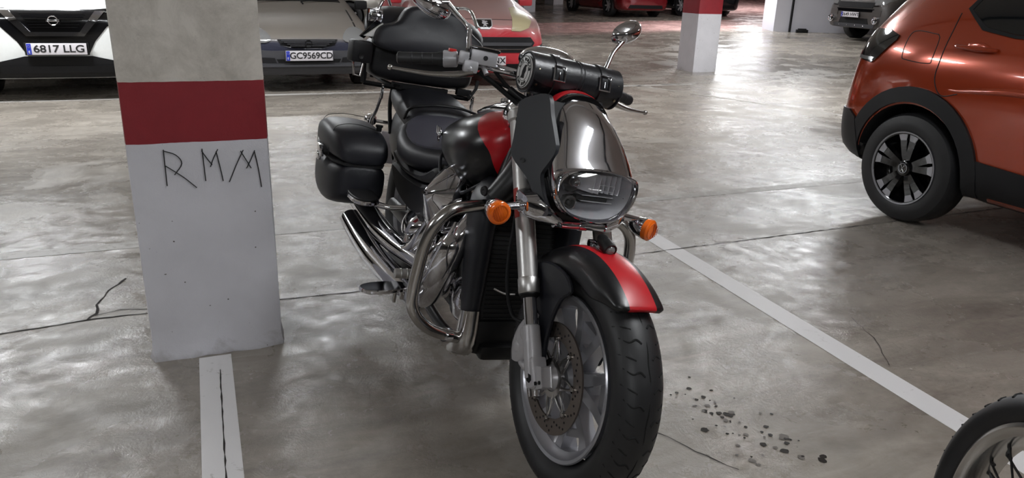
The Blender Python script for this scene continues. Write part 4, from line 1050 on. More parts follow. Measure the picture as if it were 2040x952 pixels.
# little lamp on the fender
m = MB(ST)
m.lathe([(-.042, .0), (-.038, .010), (-.024, .016), (0, .0185), (.017, .019), (.024, .018), (.024, .015), (.010, .012), (.008, 0)], (1.642, 0, .690), (.90, 0, -.28), 24)
fl = m.build('fender_lamp', 'engine', fo); fl.matrix_local = FI
m = MB(ST); m.prism([(1.575, -.010), (1.60, -.018), (1.65, -.016), (1.70, -.006), (1.70, .006), (1.65, .016), (1.60, .018), (1.575, .010)], lambda u, v, d: Vector((u-.01, v, .668-(u-1.6)*.10+d+max(0, (u-1.65))*-.25)), -.006, .012, bev=.002); m.tube([(1.61, 0, .66), (1.63, 0, .68)], .007, 8)
q = m.build('lamp_foot', 'chrome', fo); q.matrix_local = FI
m = MB(ST); m.sphere(Vector((1.642, 0, .690))+Vector((.95, 0, -.30))*.018, .014, 14); q = m.build('lamp_bulb', 'lens_clear', fo); q.matrix_local = FI

# ---- headlight cowl: black side masks, chrome shell, bezel, reflector, glass
def rg(x, zb, zt, hw, e=2.6, n=36, yc=0, lean=.0):
    cz = (zb+zt)/2; h = (zt-zb)/2
    return [Vector((p.x+lean*(p.z-cz), p.y, p.z)) for p in sring((x, yc, cz), Vector((0, 1, 0)), Vector((0, 0, 1)), hw, h, n, e)]
m = MB(ST)
m.loft([*[rg(x, a, b, h, e, yc=.011, lean=l) for x, a, b, h, e, l in ((1.245, .80, .985, .062, 2.3, -.15), (1.27, .785, 1.018, .078, 2.3, -.12), (1.32, .77, 1.030, .094, 2.3, -.08), (1.37, .757, 1.018, .106, 2.3, 0), (1.42, .745, .984, .116, 2.3, 0), (1.455, .736, .950, .122, 2.4, 0), (1.485, .727, .912, .126, 2.5, 0), (1.505, .722, .884, .127, 2.5, 0), (1.520, .720, .866, .125, 2.5, 0), (1.527, .725, .860, .120, 2.5, 0))]], 0, True, False)
cowl = B(m, 'headlight_cowl', 'chrome', angle=60)
# face outline of the lens, in the plane x = const
LO = [(-.108, .842), (-.060, .853), (0, .857), (.060, .853), (.108, .842), (.120, .820), (.114, .785), (.092, .753), (.055, .733), (0, .727), (-.055, .733), (-.092, .753), (-.114, .785), (-.120, .820)]
def lring(sc, x, dz=0, tilt=.12):
    P = crom([(a, b, 0) for a, b in LO], 4, True); out = []
    for p in P:
        yy = p.x*sc+.009; zz = .793+(p.y-.793)*sc+dz; out.append(Vector((x-(zz-.793)*tilt-abs(yy-.009)*.10, yy, zz)))
    return out
m = MB(ST); m.loft([lring(1.09, 1.520), lring(1.10, 1.532), lring(1.075, 1.541), lring(1.04, 1.542), lring(1.00, 1.536), lring(.98, 1.52), lring(.965, 1.50)], 0, False, False)
m.build('bezel', 'chrome', cowl, angle=50)
m = MB(ST); m.loft([lring(.985, 1.524), lring(.86, 1.47), lring(.6, 1.43), lring(.25, 1.41), lring(.02, 1.405)], 0, False, False); m.build('reflector', 'reflector', cowl, angle=60)
m = MB(ST)
for k in range(7):
    yy = .088-.017*k; m.box((1.47+(.03 if k > 4 else 0), yy, .818), (.05, .0025, .055-.002*k), rot=(0, 0, .5))
for k in range(4): m.box((1.468, .035, .815-.016*k), (.05, .10, .002))
m.build('reflector_ribs', 'reflector', cowl)
m = MB(ST); m.lathe([(0, .030), (.02, .032), (.024, .028), (.022, .016), (.030, .014), (.034, .0)], (1.455, -.045, .815), (1, 0, 0), 28); m.sphere((1.497, -.045, .815), .013, 14)
m.build('headlight_bulb', 'bulb', cowl)
m = MB(ST); m.lathe([(0, .020), (.018, .021), (.020, .016), (.004, .012), (.004, 0)], (1.475, -.048, .757), (1, 0, 0), 24); m.build('parking_bulb', 'bulb', cowl)
m = MB(ST); m.sphere((1.482, -.048, .757), .009, 12); m.build('bulb_cap', 'ink', cowl)
m = MB(ST); m.prism([(-.03, .78), (.07, .778), (.068, .768), (-.028, .77)], lambda u, v, d: Vector((d, u, v)), 1.47, 1.49); m.build('reflector_slot', 'ink', cowl)
m = MB(ST)
m.loft([lring(1.0, 1.533), lring(.9, 1.540), lring(.6, 1.549), lring(.3, 1.553), lring(.02, 1.555)], 0, False, False); m.build('headlight_glass', 'glass', cowl, angle=60)
# red visor arch with black edge over the top of the chrome
def arch(x0, x1, r, zt, hw, t0=-.25, mi=0, name='visor', mat='red', grow=.004, n=22, lean=-.1, slope=-.05):
    m = MB(ST); rings = []
    for x, zz, g in ((x0, zt, 0), (x0, zt, grow), ((x0+x1)/2, zt+slope*(x1-x0)*.5, grow*1.2), (x1, zt+slope*(x1-x0), grow), (x1, zt+slope*(x1-x0), 0)):
        rr = []
        for k in range(n+1):
            a = radians(18)+radians(144)*k/n
            rr.append(Vector((x, cos(a)*(hw+g)*1.0, zz-(hw*1.15)+(sin(a)**.8)*(hw*1.15+g))))
        rings.append(rr)
    m.loft(rings, 0, False, False, closed=False); return m.build(name, mat, cowl, angle=50)
def shell_band(x0, x1, g, name, mat, a0=14, a1=166):
    """band lying g above the chrome shell between stations x0 and x1"""
    st = [(1.245, .80, .985, .062, -.15), (1.27, .785, 1.018, .078, -.12), (1.32, .77, 1.030, .094, -.08), (1.37, .757, 1.018, .106, 0), (1.42, .745, .984, .116, 0), (1.455, .736, .950, .122, 0)]
    def at(x):
        for p, q in zip(st, st[1:]):
            if p[0] <= x <= q[0]:
                t = (x-p[0])/(q[0]-p[0]); return [p[i]+(q[i]-p[i])*t for i in range(5)]
        return list(st[0] if x < st[0][0] else st[-1])
    m = MB(ST); R = []
    for x, gg in ((x0, -.002), (x0, g), ((x0*2+x1)/3, g+.001), ((x0+2*x1)/3, g+.001), (x1, g), (x1, -.002)):
        _, zb, zt, hw, ln = at(x); cz = (zb+zt)/2; h = (zt-zb)/2; rr = []
        for k in range(31):
            a = radians(a0+(a1-a0)*k/30); ca, sa = cos(a), sin(a)
            yy = math.copysign(abs(ca)**(2/2.3), ca)*(hw+gg); zz = math.copysign(abs(sa)**(2/2.3), sa)*(h+gg)
            rr.append(Vector((x+ln*zz, yy+.011, cz+zz)))
        R.append(rr)
    m.loft(R, 0, False, False, closed=False); return m.build(name, mat, cowl, angle=50)
shell_band(1.285, 1.330, .012, 'visor', 'red', 8, 172)
shell_band(1.332, 1.352, .010, 'visor_edge', 'gloss', 8, 172)
shell_band(1.25, 1.284, .010, 'visor_back', 'satin', 8, 172)
# black side masks (fork covers)
for sd in (-1, 1):
    poly = [(1.296, .985), (1.34, 1.013), (1.382, 1.020), (1.412, .973), (1.441, .931), (1.466, .889), (1.458, .853), (1.446, .818), (1.460, .790), (1.482, .761), (1.515, .727), (1.492, .716), (1.463, .740), (1.427, .778), (1.399, .799), (1.330, .838), (1.316, .886), (1.303, .941)]
    def fn(u, v, d, sd=sd):
        b = .7816-.371*u-.156*v+(.024 if sd < 0 else -.016)
        return Vector((u-(0 if sd < 0 else .045), sd*(b+d-.02), v))
    bm = bmesh.new()
    P = [(p.x, p.y) for p in crom([(a, b, 0) for a, b in poly], 3, True)]
    vs = [bm.verts.new((u, v, 0)) for u, v in P]; bm.faces.new(vs)
    for k in range(60, 82):
        bmesh.ops.bisect_plane(bm, geom=bm.verts[:]+bm.edges[:]+bm.faces[:], plane_co=(k*.02, 0, 0), plane_no=(1, 0, 0))
    for k in range(34, 52):
        bmesh.ops.bisect_plane(bm, geom=bm.verts[:]+bm.edges[:]+bm.faces[:], plane_co=(0, k*.02, 0), plane_no=(0, 1, 0))
    bm.verts.index_update(); nV = len(bm.verts); m = MB(ST)
    V = [fn(v.co.x, v.co.y, .006) for v in bm.verts]+[fn(v.co.x, v.co.y, -.006) for v in bm.verts]
    F = [[v.index for v in f.verts] for f in bm.faces]; F += [[nV+i for i in f][::-1] for f in F]
    for e in bm.edges:
        if len(e.link_faces) == 1: a, b = e.verts[0].index, e.verts[1].index; F.append([a, b, nV+b, nV+a])
    bm.free(); m.add(V, F); m.build('side_mask', 'satin', cowl, angle=45)
    m = MB(ST); m.lathe([(0, .011), (.003, .011), (.003, .007), (-.004, 0)], (1.372, sd*.150, .835), (.3, sd, 0), 16, sc=(1, .6)); m.build('mask_plug', 'ink', cowl)
    m = MB(ST); R = []
    for u, z0, z1 in ((1.30, .86, .98), (1.34, .84, 1.005), (1.38, .82, 1.005), (1.41, .80, .965), (1.43, .80, .93)):
        yo = .770-.371*u-.156*.9-(0 if sd < 0 else .04); R.append([Vector((u-.03, sd*.05+.01, z0)), Vector((u-.03, sd*yo, z0)), Vector((u-.03, sd*yo, z1)), Vector((u-.03, sd*.05+.01, z1))])
    m.loft(R); m.build('mask_filler', 'matte', cowl)
    m = MB(ST); m.box((1.492, sd*.112+.009, .782), (.012, .01, .012), bev=.003); m.cyl((1.494, sd*.112+.009, .782), (1.506, sd*.118+.009, .777), .006, 8); m.build('adjuster_screw', 'bulb', cowl)
# lower yoke covers and cross tube, chrome
m = MB(ST)
for sd in (-1, 1):
    m.loft([sring((cx, sd*y, z), Vector((1, 0, -.1)), Vector((0, .15*sd, 1)), hx, hz, 20, 3.6) for k, (cx, y, z, hx, hz) in enumerate(((1.425, .160, .728, .030, .018), (1.430, .157, .730, .040, .028), (1.440, .130, .732, .055, .036), (1.460, .100, .722, .056, .026), (1.475, .070, .706, .045, .014)))])
m.cyl((1.505, -.09, .700), (1.505, .09, .700), .0115, 16); m.cyl((1.505, -.012, .700), (1.505, .012, .700), .0135, 16)
B(m, 'yoke_cover', 'chrome')
m = MB(ST); m.box((1.33, 0, .705), (.12, .20, .06), bev=.015); m.box((1.12+.05, 0, .925), (.10, .21, .035), bev=.012, rot=(0, radians(-33+0), 0)); m.cyl(A0+AX*.82, A0+AX*1.12, .035, 20)
B(m, 'steering_yoke', 'engine')
m = MB(ST); m.loft([rg(1.285, .70, .80, .09, 3), rg(1.36, .695, .79, .085, 3), rg(1.44, .715, .76, .07, 3)]); m.build('cowl_underside', 'matte', cowl)

# ---- indicators
for sd in (-1, 1):
    m = MB(ST); a = Vector((1.43, sd*.158, .722)); b = Vector((1.43, sd*(.210 if sd < 0 else .235), .714))
    m.tube([a, b], [.0115, .0095], 14, res=1); m.cyl(a, a+(b-a)*.10, .017, 18); 
    c = Vector((1.450, (-.231 if sd < 0 else .257), .703 if sd < 0 else .694)); ax = Vector((1, (-.06 if sd < 0 else .50), -.06))
    m.lathe([(-.062, 0), (-.060, .008), (-.050, .020), (-.030, .0285), (-.008, .0315), (.0, .0315)], c, ax, 32)
    ind = B(m, 'indicator', 'chrome')
    m = MB(ST); m.lathe([(-.003, .0315), (.002, .0325), (.012, .0325), (.016, .029), (.018, .020), (.019, 0)], c, ax, 32, 0); m.lathe([(.0155, .0255), (.019, .0255), (.019, .0225), (.0155, .0225)], c, ax, 32, 0)
    x_, y_ = frame(ax)
    for k in range(-4, 5):
        h = sqrt(max(0, .021**2-(k*.0045)**2)); o_ = c+ax.normalized()*.0185+Vector((0, 1, 0))*k*.0045
        m.cyl(o_-Vector((0, 0, h)), o_+Vector((0, 0, h)), .0011, 5, 1)
    m.build('indicator_lens', ['amber', 'amber_d'], ind)

# ---- tank
def tank_mask(N, x, y, z):
    # red band across the front of the tank; its rear edge sweeps back towards the bottom
    dz = N.math('SUBTRACT', z, .79); k = N.math('ADD', N.math('SUBTRACT', x, 1.106), N.math('MULTIPLY', N.math('MULTIPLY', dz, dz), N.math('ADD', 3.0, N.math('MULTIPLY', N.math('GREATER_THAN', dz, 0.0), 9.0))))
    return N.math('GREATER_THAN', k, 0.0)
M['tank_paint'] = split_paint('tank_paint', tank_mask, rough=.30)
def tring(x, zb, zt, hw, zc, e=2.2, n=32):
    out = []
    for k in range(n):
        a = 2*pi*k/n; ca, sa = cos(a), sin(a); yy = math.copysign(abs(ca)**(2/e), ca)*hw
        zz = zc+(math.copysign(abs(sa)**(2/e), sa)*((zt-zc) if sa > 0 else (zc-zb)))
        if abs(yy) < hw*.55 and sa < 0: zz = zz+(.035*(1-abs(yy)/(hw*.55)))
        out.append(Vector((x, yy, zz)))
    return out
m = MB()
m.loft([tring(.46, .725, .745, .03, .735), tring(.50, .715, .765, .075, .74), tring(.57, .700, .800, .118, .755), tring(.66, .682, .838, .155, .765), tring(.76, .655, .875, .186, .765), tring(.86, .638, .904, .204, .765), tring(.95, .632, .922, .208, .775), tring(1.02, .645, .926, .200, .79), tring(1.075, .685, .919, .174, .81), tring(1.115, .735, .902, .132, .825), tring(1.130, .785, .88, .085, .83)])
tank = B(m, 'fuel_tank', 'tank_paint', sub=1)
m = MB()
for sd in (-1, 1):
    P = []
    for x, z, y in ((.52, .705, .08), (.62, .685, .13), (.72, .655, .160), (.82, .640, .178), (.92, .630, .180), (1.0, .642, .172), (1.06, .675, .155), (1.10, .715, .125)): P.append((x, sd*y, z))
    m.tube(P, .006, 8)
m.build('tank_seam', 'satin', tank)
for sd in (-1, 1):
    m = MB(); c = Vector((.70, sd*.172, .775))
    m.tube([c+Vector((-.035, 0, -.004)), c+Vector((0, sd*.006, .003)), c+Vector((.035, sd*.006, .006))], [.003, .008, .003], 8)
    for q in (-.028, -.008, .012): m.tube([c+Vector((q, sd*.002, .0)), c+Vector((q-.010, sd*.004, .026))], [.006, .002], 6, res=1)
    m.tube([c+Vector((.0, sd*.004, -.002)), c+Vector((.012, sd*.008, -.026))], [.006, .002], 6, res=1); m.sphere(c+Vector((.03, sd*.01, .010)), .009, 10)
    m.build('tank_badge', 'chrome', tank)
# chrome console and steering head cover
m = MB(); m.loft([rg(.70, .86, .885, .05, 2.5), rg(.78, .87, .91, .062, 2.5), rg(.88, .89, .938, .062, 2.5), rg(.96, .90, .952, .05, 2.5)]); m.lathe([(0, .030), (.010, .030), (.014, .024), (.014, 0)], (.86, 0, .936), (-.2, 0, 1), 24)
m.build('tank_console', 'chrome', tank)
m = MB(ST); m.loft([rg(1.02, .905, .93, .03, 2.4), rg(1.05, .885, .965, .085, 2.4), rg(1.10, .86, .985, .118, 2.4), rg(1.17, .87, 1.0, .120, 2.4), rg(1.235, .90, 1.0, .09, 2.4)]); B(m, 'yoke_top_cover', 'chrome', sub=1)

# ---- handlebar
def HB(sd):
    return [(1.13, sd*.0, 1.045), (1.13, sd*.06, 1.045), (1.115, sd*.14, 1.050), (1.06, sd*.21, 1.055), (1.015, sd*.27, 1.048), (.965, sd*.40, 1.022)]
m = MB(ST)
m.tube([Vector(p) for p in HB(-1)[::-1]]+[Vector(p) for p in HB(1)[1:]], .0127, 16)
for sd in (-1, 1): m.tube([(1.14, sd*.05, .96), (1.135, sd*.05, 1.05)], [.02, .022], 14, res=1)
hb = B(m, 'handlebar', 'chrome')
for sd in (-1, 1):
    a = Vector((1.002, sd*.297, 1.045)); b = Vector((.955, sd*.420, 1.021)); d = (b-a).normalized()
    m = MB(ST); L = (b-a).length; m.lathe([(0, .014), (.0, .0200), (.006, .0205), (.02, .0178), (L*.5, .0172), (L-.012, .0178), (L-.006, .0190), (L, .0175), (L+.004, .010), (L+.004, 0)], a, d, 28)
    for k in range(3): m.lathe([(.03+k*.03, .0175), (.032+k*.03, .0182), (.034+k*.03, .0175)], a, d, 24)
    m.build('grip', 'rubber', hb)
    # switch pod
    m = MB(ST); c0 = a-d*.045; m.lathe([(0, .012), (0, .020), (.004, .0245), (.040, .0255), (.044, .023), (.044, .012)], c0, d, 28); sw = m.build('switch_housing', 'cast', hb)
    m = MB(ST); m.box(c0+d*.022+Vector((.004, 0, .0265)), (.016, .022, .009), bev=.002); m.build('kill_switch' if sd < 0 else 'dip_switch', 'redplastic' if sd < 0 else 'matte', sw if False else hb)
    # master cylinder / clamp
    e = Vector((1.062, sd*.208, 1.056))
    if sd < 0:
        dd = Vector((.30, .90, -.02)).normalized()
        X = Matrix((Vector((dd.x, dd.y, 0)).normalized(), Vector((-dd.y, dd.x, 0)).normalized(), Vector((0, 0, 1)))).transposed()
        m = MB(ST); cc_ = Vector((1.090, -.203, 1.074)); m.box(cc_, (.078, .044, .044), bev=.007, X=X); m.box(cc_+Vector((-.025, -.052, -.010)), (.03, .05, .035), bev=.006, X=X); m.cyl(cc_+Vector((.0, 0, -.02)), cc_+Vector((.02, .01, -.045)), .008, 10)
        mc = m.build('brake_reservoir', 'cast', hb)
        m = MB(ST); m.box(cc_+Vector((0, 0, .024)), (.088, .046, .010), bev=.004, X=X); m.build('reservoir_lid', 'gloss', hb)
        m = MB(ST)
        for q, w_ in ((-.012, .5), (0, 1), (.012, .6)): m.tube([cc_+X @ Vector((-.01, q, .0295)), cc_+X @ Vector((.012, q*.8+.002, .0298)), cc_+X @ Vector((.036, q*.4, .0295))], [.001, .0028*w_, .005*w_], 6, sq=.3)
        m.build('lid_flames', 'chrome_soft', hb)
        m = MB(ST); m.lathe([(0, .007), (.002, .007), (.002, 0)], cc_+X @ Vector((.004, -.021, 0)), X @ Vector((0, -1, 0)), 16); m.build('sight_glass', 'ink', hb)
    # lever
    m = MB(ST)
    L0 = Vector((1.095, sd*.232, 1.026)); 
    m.tube([L0, Vector((1.085, sd*.275, 1.012)), Vector((1.062, sd*.34, 1.000)), Vector((1.040, sd*.395, .996)), Vector((1.018, sd*.452, .994))], [.016, .014, .0105, .008, .006], 12, sq=.75)
    m.sphere(Vector((1.016, sd*.456, .994)), .0085, 14)
    m.build('lever', 'chrome_soft', hb)
    m = MB(ST); m.box(Vector((1.085, sd*.238, 1.042)), (.045, .044, .036), bev=.008, rot=(0, 0, sd*.3)); m.sphere(Vector((1.10, sd*.245, 1.036)), .010, 10); m.build('lever_mount', 'cast', hb)
# bundled cables right of the bar
for (P, r) in (([(1.09, -.17, 1.05), (1.12, -.13, 1.01), (1.15, -.09, .985), (1.19, -.05, .96)], .006), ([(1.07, -.20, 1.03), (1.11, -.15, 1.0), (1.15, -.11, .972), (1.2, -.08, .95)], .008), ([(1.04, -.24, 1.035), (1.09, -.17, 1.015), (1.15, -.10, .995), (1.2, -.06, .975)], .004), ([(1.08, .21, 1.04), (1.12, .15, 1.0), (1.17, .09, .97)], .007)):
    m = MB(ST); m.tube(P, r, 8); m.build('cable', 'matte', hb)
m = MB(ST); m.tube([(1.13, -.120, 1.0), (1.165, -.075, .972)], [.012, .010], 10, res=1); m.build('cable_clamp', 'plastic', hb)
# mirrors
def mirror_set(sd, base, elbow, neck, c, size, face, name='mirror'):
    m = MB(ST); m.tube([base, base.lerp(elbow, .5), elbow, elbow.lerp(neck, .55), neck], [.0085, .0075, .007, .0075, .010], 12, sq=1); m.cyl(base-Vector((0, 0, .018)), base+Vector((0, 0, .006)), .010, 8)
    mo = B(m, name, 'chrome')
    f = Vector(face).normalized(); up = Vector((0, 0, 1)); sdv = f.cross(up).normalized(); upv = sdv.cross(f)
    tl = radians(24)*sd
    s2 = sdv*cos(tl)+upv*sin(tl); u2 = upv*cos(tl)-sdv*sin(tl)
    m = MB(ST); R = []
    for t, k in ((0, .93), (.004, .99), (-.006, 1.0), (-.016, .90), (-.028, .66), (-.036, .38), (-.039, .05)):
        R.append(sring(c+f*t, s2, u2, size[0]*k, size[1]*k, 32, 2.3))
    m.loft(R); m.tube([neck, c-f*.03], [.011, .014], 10, res=1)
    m.build('mirror_shell', 'chrome', mo, angle=60)
    m = MB(ST); m.loft([sring(c+f*.0045, s2, u2, size[0]*.92, size[1]*.92, 32, 2.3), sring(c+f*.0055, s2, u2, size[0]*.90, size[1]*.90, 32, 2.3)]); m.build('mirror_glass', 'chrome', mo)
mirror_set(1, Vector((1.03, .245, 1.080)), Vector((1.0, .285, 1.165)), Vector((.975, .335, 1.222)), Vector((.958, .342, 1.240)), (.066, .036), (-1, -.30, .05))
mirror_set(-1, Vector((1.055, -.240, 1.085)), Vector((1.01, -.236, 1.148)), Vector((.975, -.305, 1.205)), Vector((.958, -.350, 1.197)), (.068, .034), (-1, .30, .05))
# instrument
m = MB(ST); m.loft([rg(.985, 1.08, 1.105, .05, 2.3, yc=.012), rg(1.01, 1.065, 1.122, .070, 2.3, yc=.012), rg(1.05, 1.055, 1.140, .086, 2.3, yc=.012), rg(1.09, 1.055, 1.144, .090, 2.3, yc=.012), rg(1.125, 1.055, 1.138, .082, 2.3, yc=.012), rg(1.146, 1.07, 1.118, .055, 2.3, yc=.012)]); ins = B(m, 'instrument_pod', 'chrome', sub=1)
m = MB(ST); m.lathe([(0, .040), (.004, .039), (.004, 0)], (1.022, .012, 1.112), (-.75, 0, .66), 28); m.build('dial_glass', 'darkglass', ins)

# ---- seat
def sr(x, z0, z1, hw, e=2.6, n=28, crown=0):
    return tring(x, z0, z1, hw, z0+(z1-z0)*.5, e, n)
m = MB(); m.loft([sr(.17, .58, .785, .165), sr(.22, .56, .768, .205), sr(.29, .555, .735, .218), sr(.38, .56, .706, .210), sr(.46, .575, .698, .190), sr(.56, .60, .70, .150), sr(.66, .635, .712, .110), sr(.73, .66, .72, .07)])
seat = B(m, 'rider_seat', 'leather', sub=1)
bake(seat); sbv = bvh_of(seat)
conform([(.195, -.09), (.215, -.150), (.28, -.183), (.38, -.180), (.47, -.150), (.55, -.09), (.59, 0), (.55, .09), (.47, .150), (.38, .180), (.28, .183), (.215, .150), (.195, .09)], sbv, lambda u, v: Vector((u, v, 2.0)), (0, 0, -1), .007, .01, .03, 'seat_insert', 'seat_pad', seat, 2)
m = MB(); m.loft([sr(-.30, .80, .822, .08), sr(-.27, .76, .845, .13), sr(-.20, .72, .850, .150), sr(-.08, .69, .846, .155), sr(.04, .67, .838, .155), (sr(.13, .66, .828, .150)), sr(.19, .65, .80, .14), sr(.215, .66, .77, .12)])
pil = B(m, 'passenger_seat', 'leather', sub=1)
m = MB(); m.tube([(.12, -.155, .735), (.19, -.150, .790), (.222, -.07, .815), (.225, 0, .820), (.222, .07, .815), (.19, .150, .79), (.12, .155, .735)], .006, 8); m.build('seat_piping', 'plastic', pil)
# ---- side panels and frame rails (right and left)
for sd in (-1, 1):
    def pl_(poly, y0, y1, name, mat, bulge=.0, **k):
        m = MB(); m.prism(poly, lambda u, v, d: Vector((u, sd*d, v)), y0, y1, bev=.012, res=k.pop('res', 4)); return B(m, name, mat, **k)
    pl_([(.12, .60), (.30, .575), (.55, .60), (.70, .655), (.74, .625), (.60, .575), (.35, .545), (.14, .555)], .125, .178, 'frame_cover', 'satin')
    pl_([(.08, .535), (.30, .535), (.55, .555), (.73, .595), (.78, .53), (.72, .47), (.55, .425), (.35, .42), (.18, .45)], .115, .172, 'side_cover', 'satin')
    pl_([(.66, .66), (.80, .655), (.86, .60), (.80, .52), (.70, .56)], .10, .15, 'inner_cover', 'engine')
# ---- engine
m = MB()
m.box((.92, 0, .33), (.46, .26, .24), bev=.05, seg=4); m.box((.70, 0, .36), (.22, .24, .22), bev=.05, seg=4); m.box((1.08, 0, .27), (.16, .20, .16), bev=.04, seg=3)
eng = B(m, 'engine', 'engine')
for nm, base, d in (('front_cylinder', Vector((1.00, 0, .43)), Vector((.40, 0, .92))), ('rear_cylinder', Vector((.86, 0, .43)), Vector((-.42, 0, .90)))):
    d.normalize(); x_ = Vector((0, 1, 0)); y_ = d.cross(x_)
    m = MB(); m.cyl(base, base+d*.19, .066, 28)
    for k in range(9): c_ = base+d*(.025+.018*k); m.loft([sring(c_, x_, y_, .093, .088, 24, 4), sring(c_+d*.005, x_, y_, .093, .088, 24, 4)])
    m.loft([sring(base+d*.19, x_, y_, .080, .080, 24, 3), sring(base+d*.215, x_, y_, .085, .085, 24, 3), sring(base+d*.235, x_, y_, .06, .06, 24, 3)])
    m.build(nm, 'engine', eng)
for sd in (-1, 1):
    m = MB(); ax = Vector((0, sd, 0))
    m.lathe([(0, .115), (.02, .112), (.032, .095), (.036, .05), (.037, 0)], (.86, sd*.13, .345), ax, 40); m.lathe([(0, .075), (.02, .072), (.034, .055), (.038, 0)], (1.06, sd*.12, .30), ax, 32)
    m.build('engine_cover', 'chrome', eng)
    for k in range(8):
        a = 2*pi*k/8; m = MB(); m.lathe([(0, .007), (.006, .007), (.006, 0)], (.86+cos(a)*.1, sd*.158, .345+sin(a)*.1), ax, 6); m.build('cover_bolt', 'chrome', eng)
# chrome fluted cover next to the front pipe and header
m = MB(); m.tube([(1.05, -.125, .60), (1.10, -.175, .545), (1.09, -.195, .46), (1.04, -.205, .36), (.96, -.21, .27), (.86, -.215, .225), (.70, -.235, .225), (.45, -.27, .235)], [.026, .030, .034, .036, .036, .034, .032, .030], 20)
hd = B(m, 'header_pipe', 'chrome')
m = MB(); m.tube([(1.07, -.19, .56), (1.115, -.218, .50), (1.085, -.232, .42), (1.03, -.236, .34), (.96, -.238, .285)], [.012, .030, .034, .030, .014], 16, sq=.45); m.build('heat_shield', 'chrome', hd)
m = MB(); m.tube([(.80, -.10, .56), (.78, -.16, .50), (.76, -.195, .42), (.70, -.21, .35), (.60, -.225, .315), (.45, -.24, .31)], [.024, .028, .030, .030, .030, .030], 18); B(m, 'header_pipe', 'chrome')
m = MB(); m.tube([(.95, -.14, .50), (.935, -.205, .44), (.925, -.215, .37), (.93, -.205, .29)], [.02, .030, .032, .018], 16, sq=.6); m.tube([(.98, -.14, .47), (.99, -.20, .40), (1.0, -.205, .32)], [.012, .018, .010], 12)
m.sphere((.93, -.212, .455), .03, 16); m.build('chrome_cover', 'chrome', eng)
# air cleaner: chrome teardrop
m = MB(); c = Vector((.93, -.185, .600)); ax = Vector((.42, -.86, .12)).normalized()
u_ = Vector((.25, .10, 1)).normalized(); v_ = ax.cross(u_).normalized(); u_ = v_.cross(ax)
R = []
for t, a, b, off in ((-.05, .060, .105, 0), (-.03, .075, .125, 0), (0, .078, .128, 0), (.02, .074, .120, .002), (.045, .060, .095, .008), (.07, .042, .062, .014), (.092, .026, .036, .018), (.108, .014, .016, .02), (.112, .004, .004, .02)):
    R.append(sring(c+ax*t+u_*off*.8, v_, u_, a, b, 36, 2.2))
m.loft(R); ac = B(m, 'air_cleaner', 'chrome', angle=60)
m = MB(); q = c+ax*.105+u_*.016; m.cyl(q, q+ax*.022, .005, 10); m.cyl(q, q+ax*.008, .009, 10); m.build('cleaner_bolt', 'chrome', ac)
m = MB(); m.loft([sring(c+ax*-.10, v_, u_, .055, .09, 24, 2.2), sring(c+ax*-.05, v_, u_, .060, .10, 24, 2.2)]); m.build('cleaner_back', 'engine', ac)
m = MB(); m.loft([sring((.56, -.14, .400), Vector((1, 0, .15)), Vector((0, 0, 1)), .105, .058, 24, 2.4), sring((.56, -.19, .398), Vector((1, 0, .15)), Vector((0, 0, 1)), .100, .052, 24, 2.4), sring((.58, -.215, .392), Vector((1, 0, .15)), Vector((0, 0, 1)), .060, .030, 24, 2.4), sring((.60, -.225, .388), Vector((1, 0, .15)), Vector((0, 0, 1)), .01, .006, 24, 2.4)])
m.tube([(.60, -.20, .37), (.64, -.215, .34), (.66, -.21, .31)], [.022, .018, .010], 12)
m.build('gearbox_cover', 'chrome', eng)
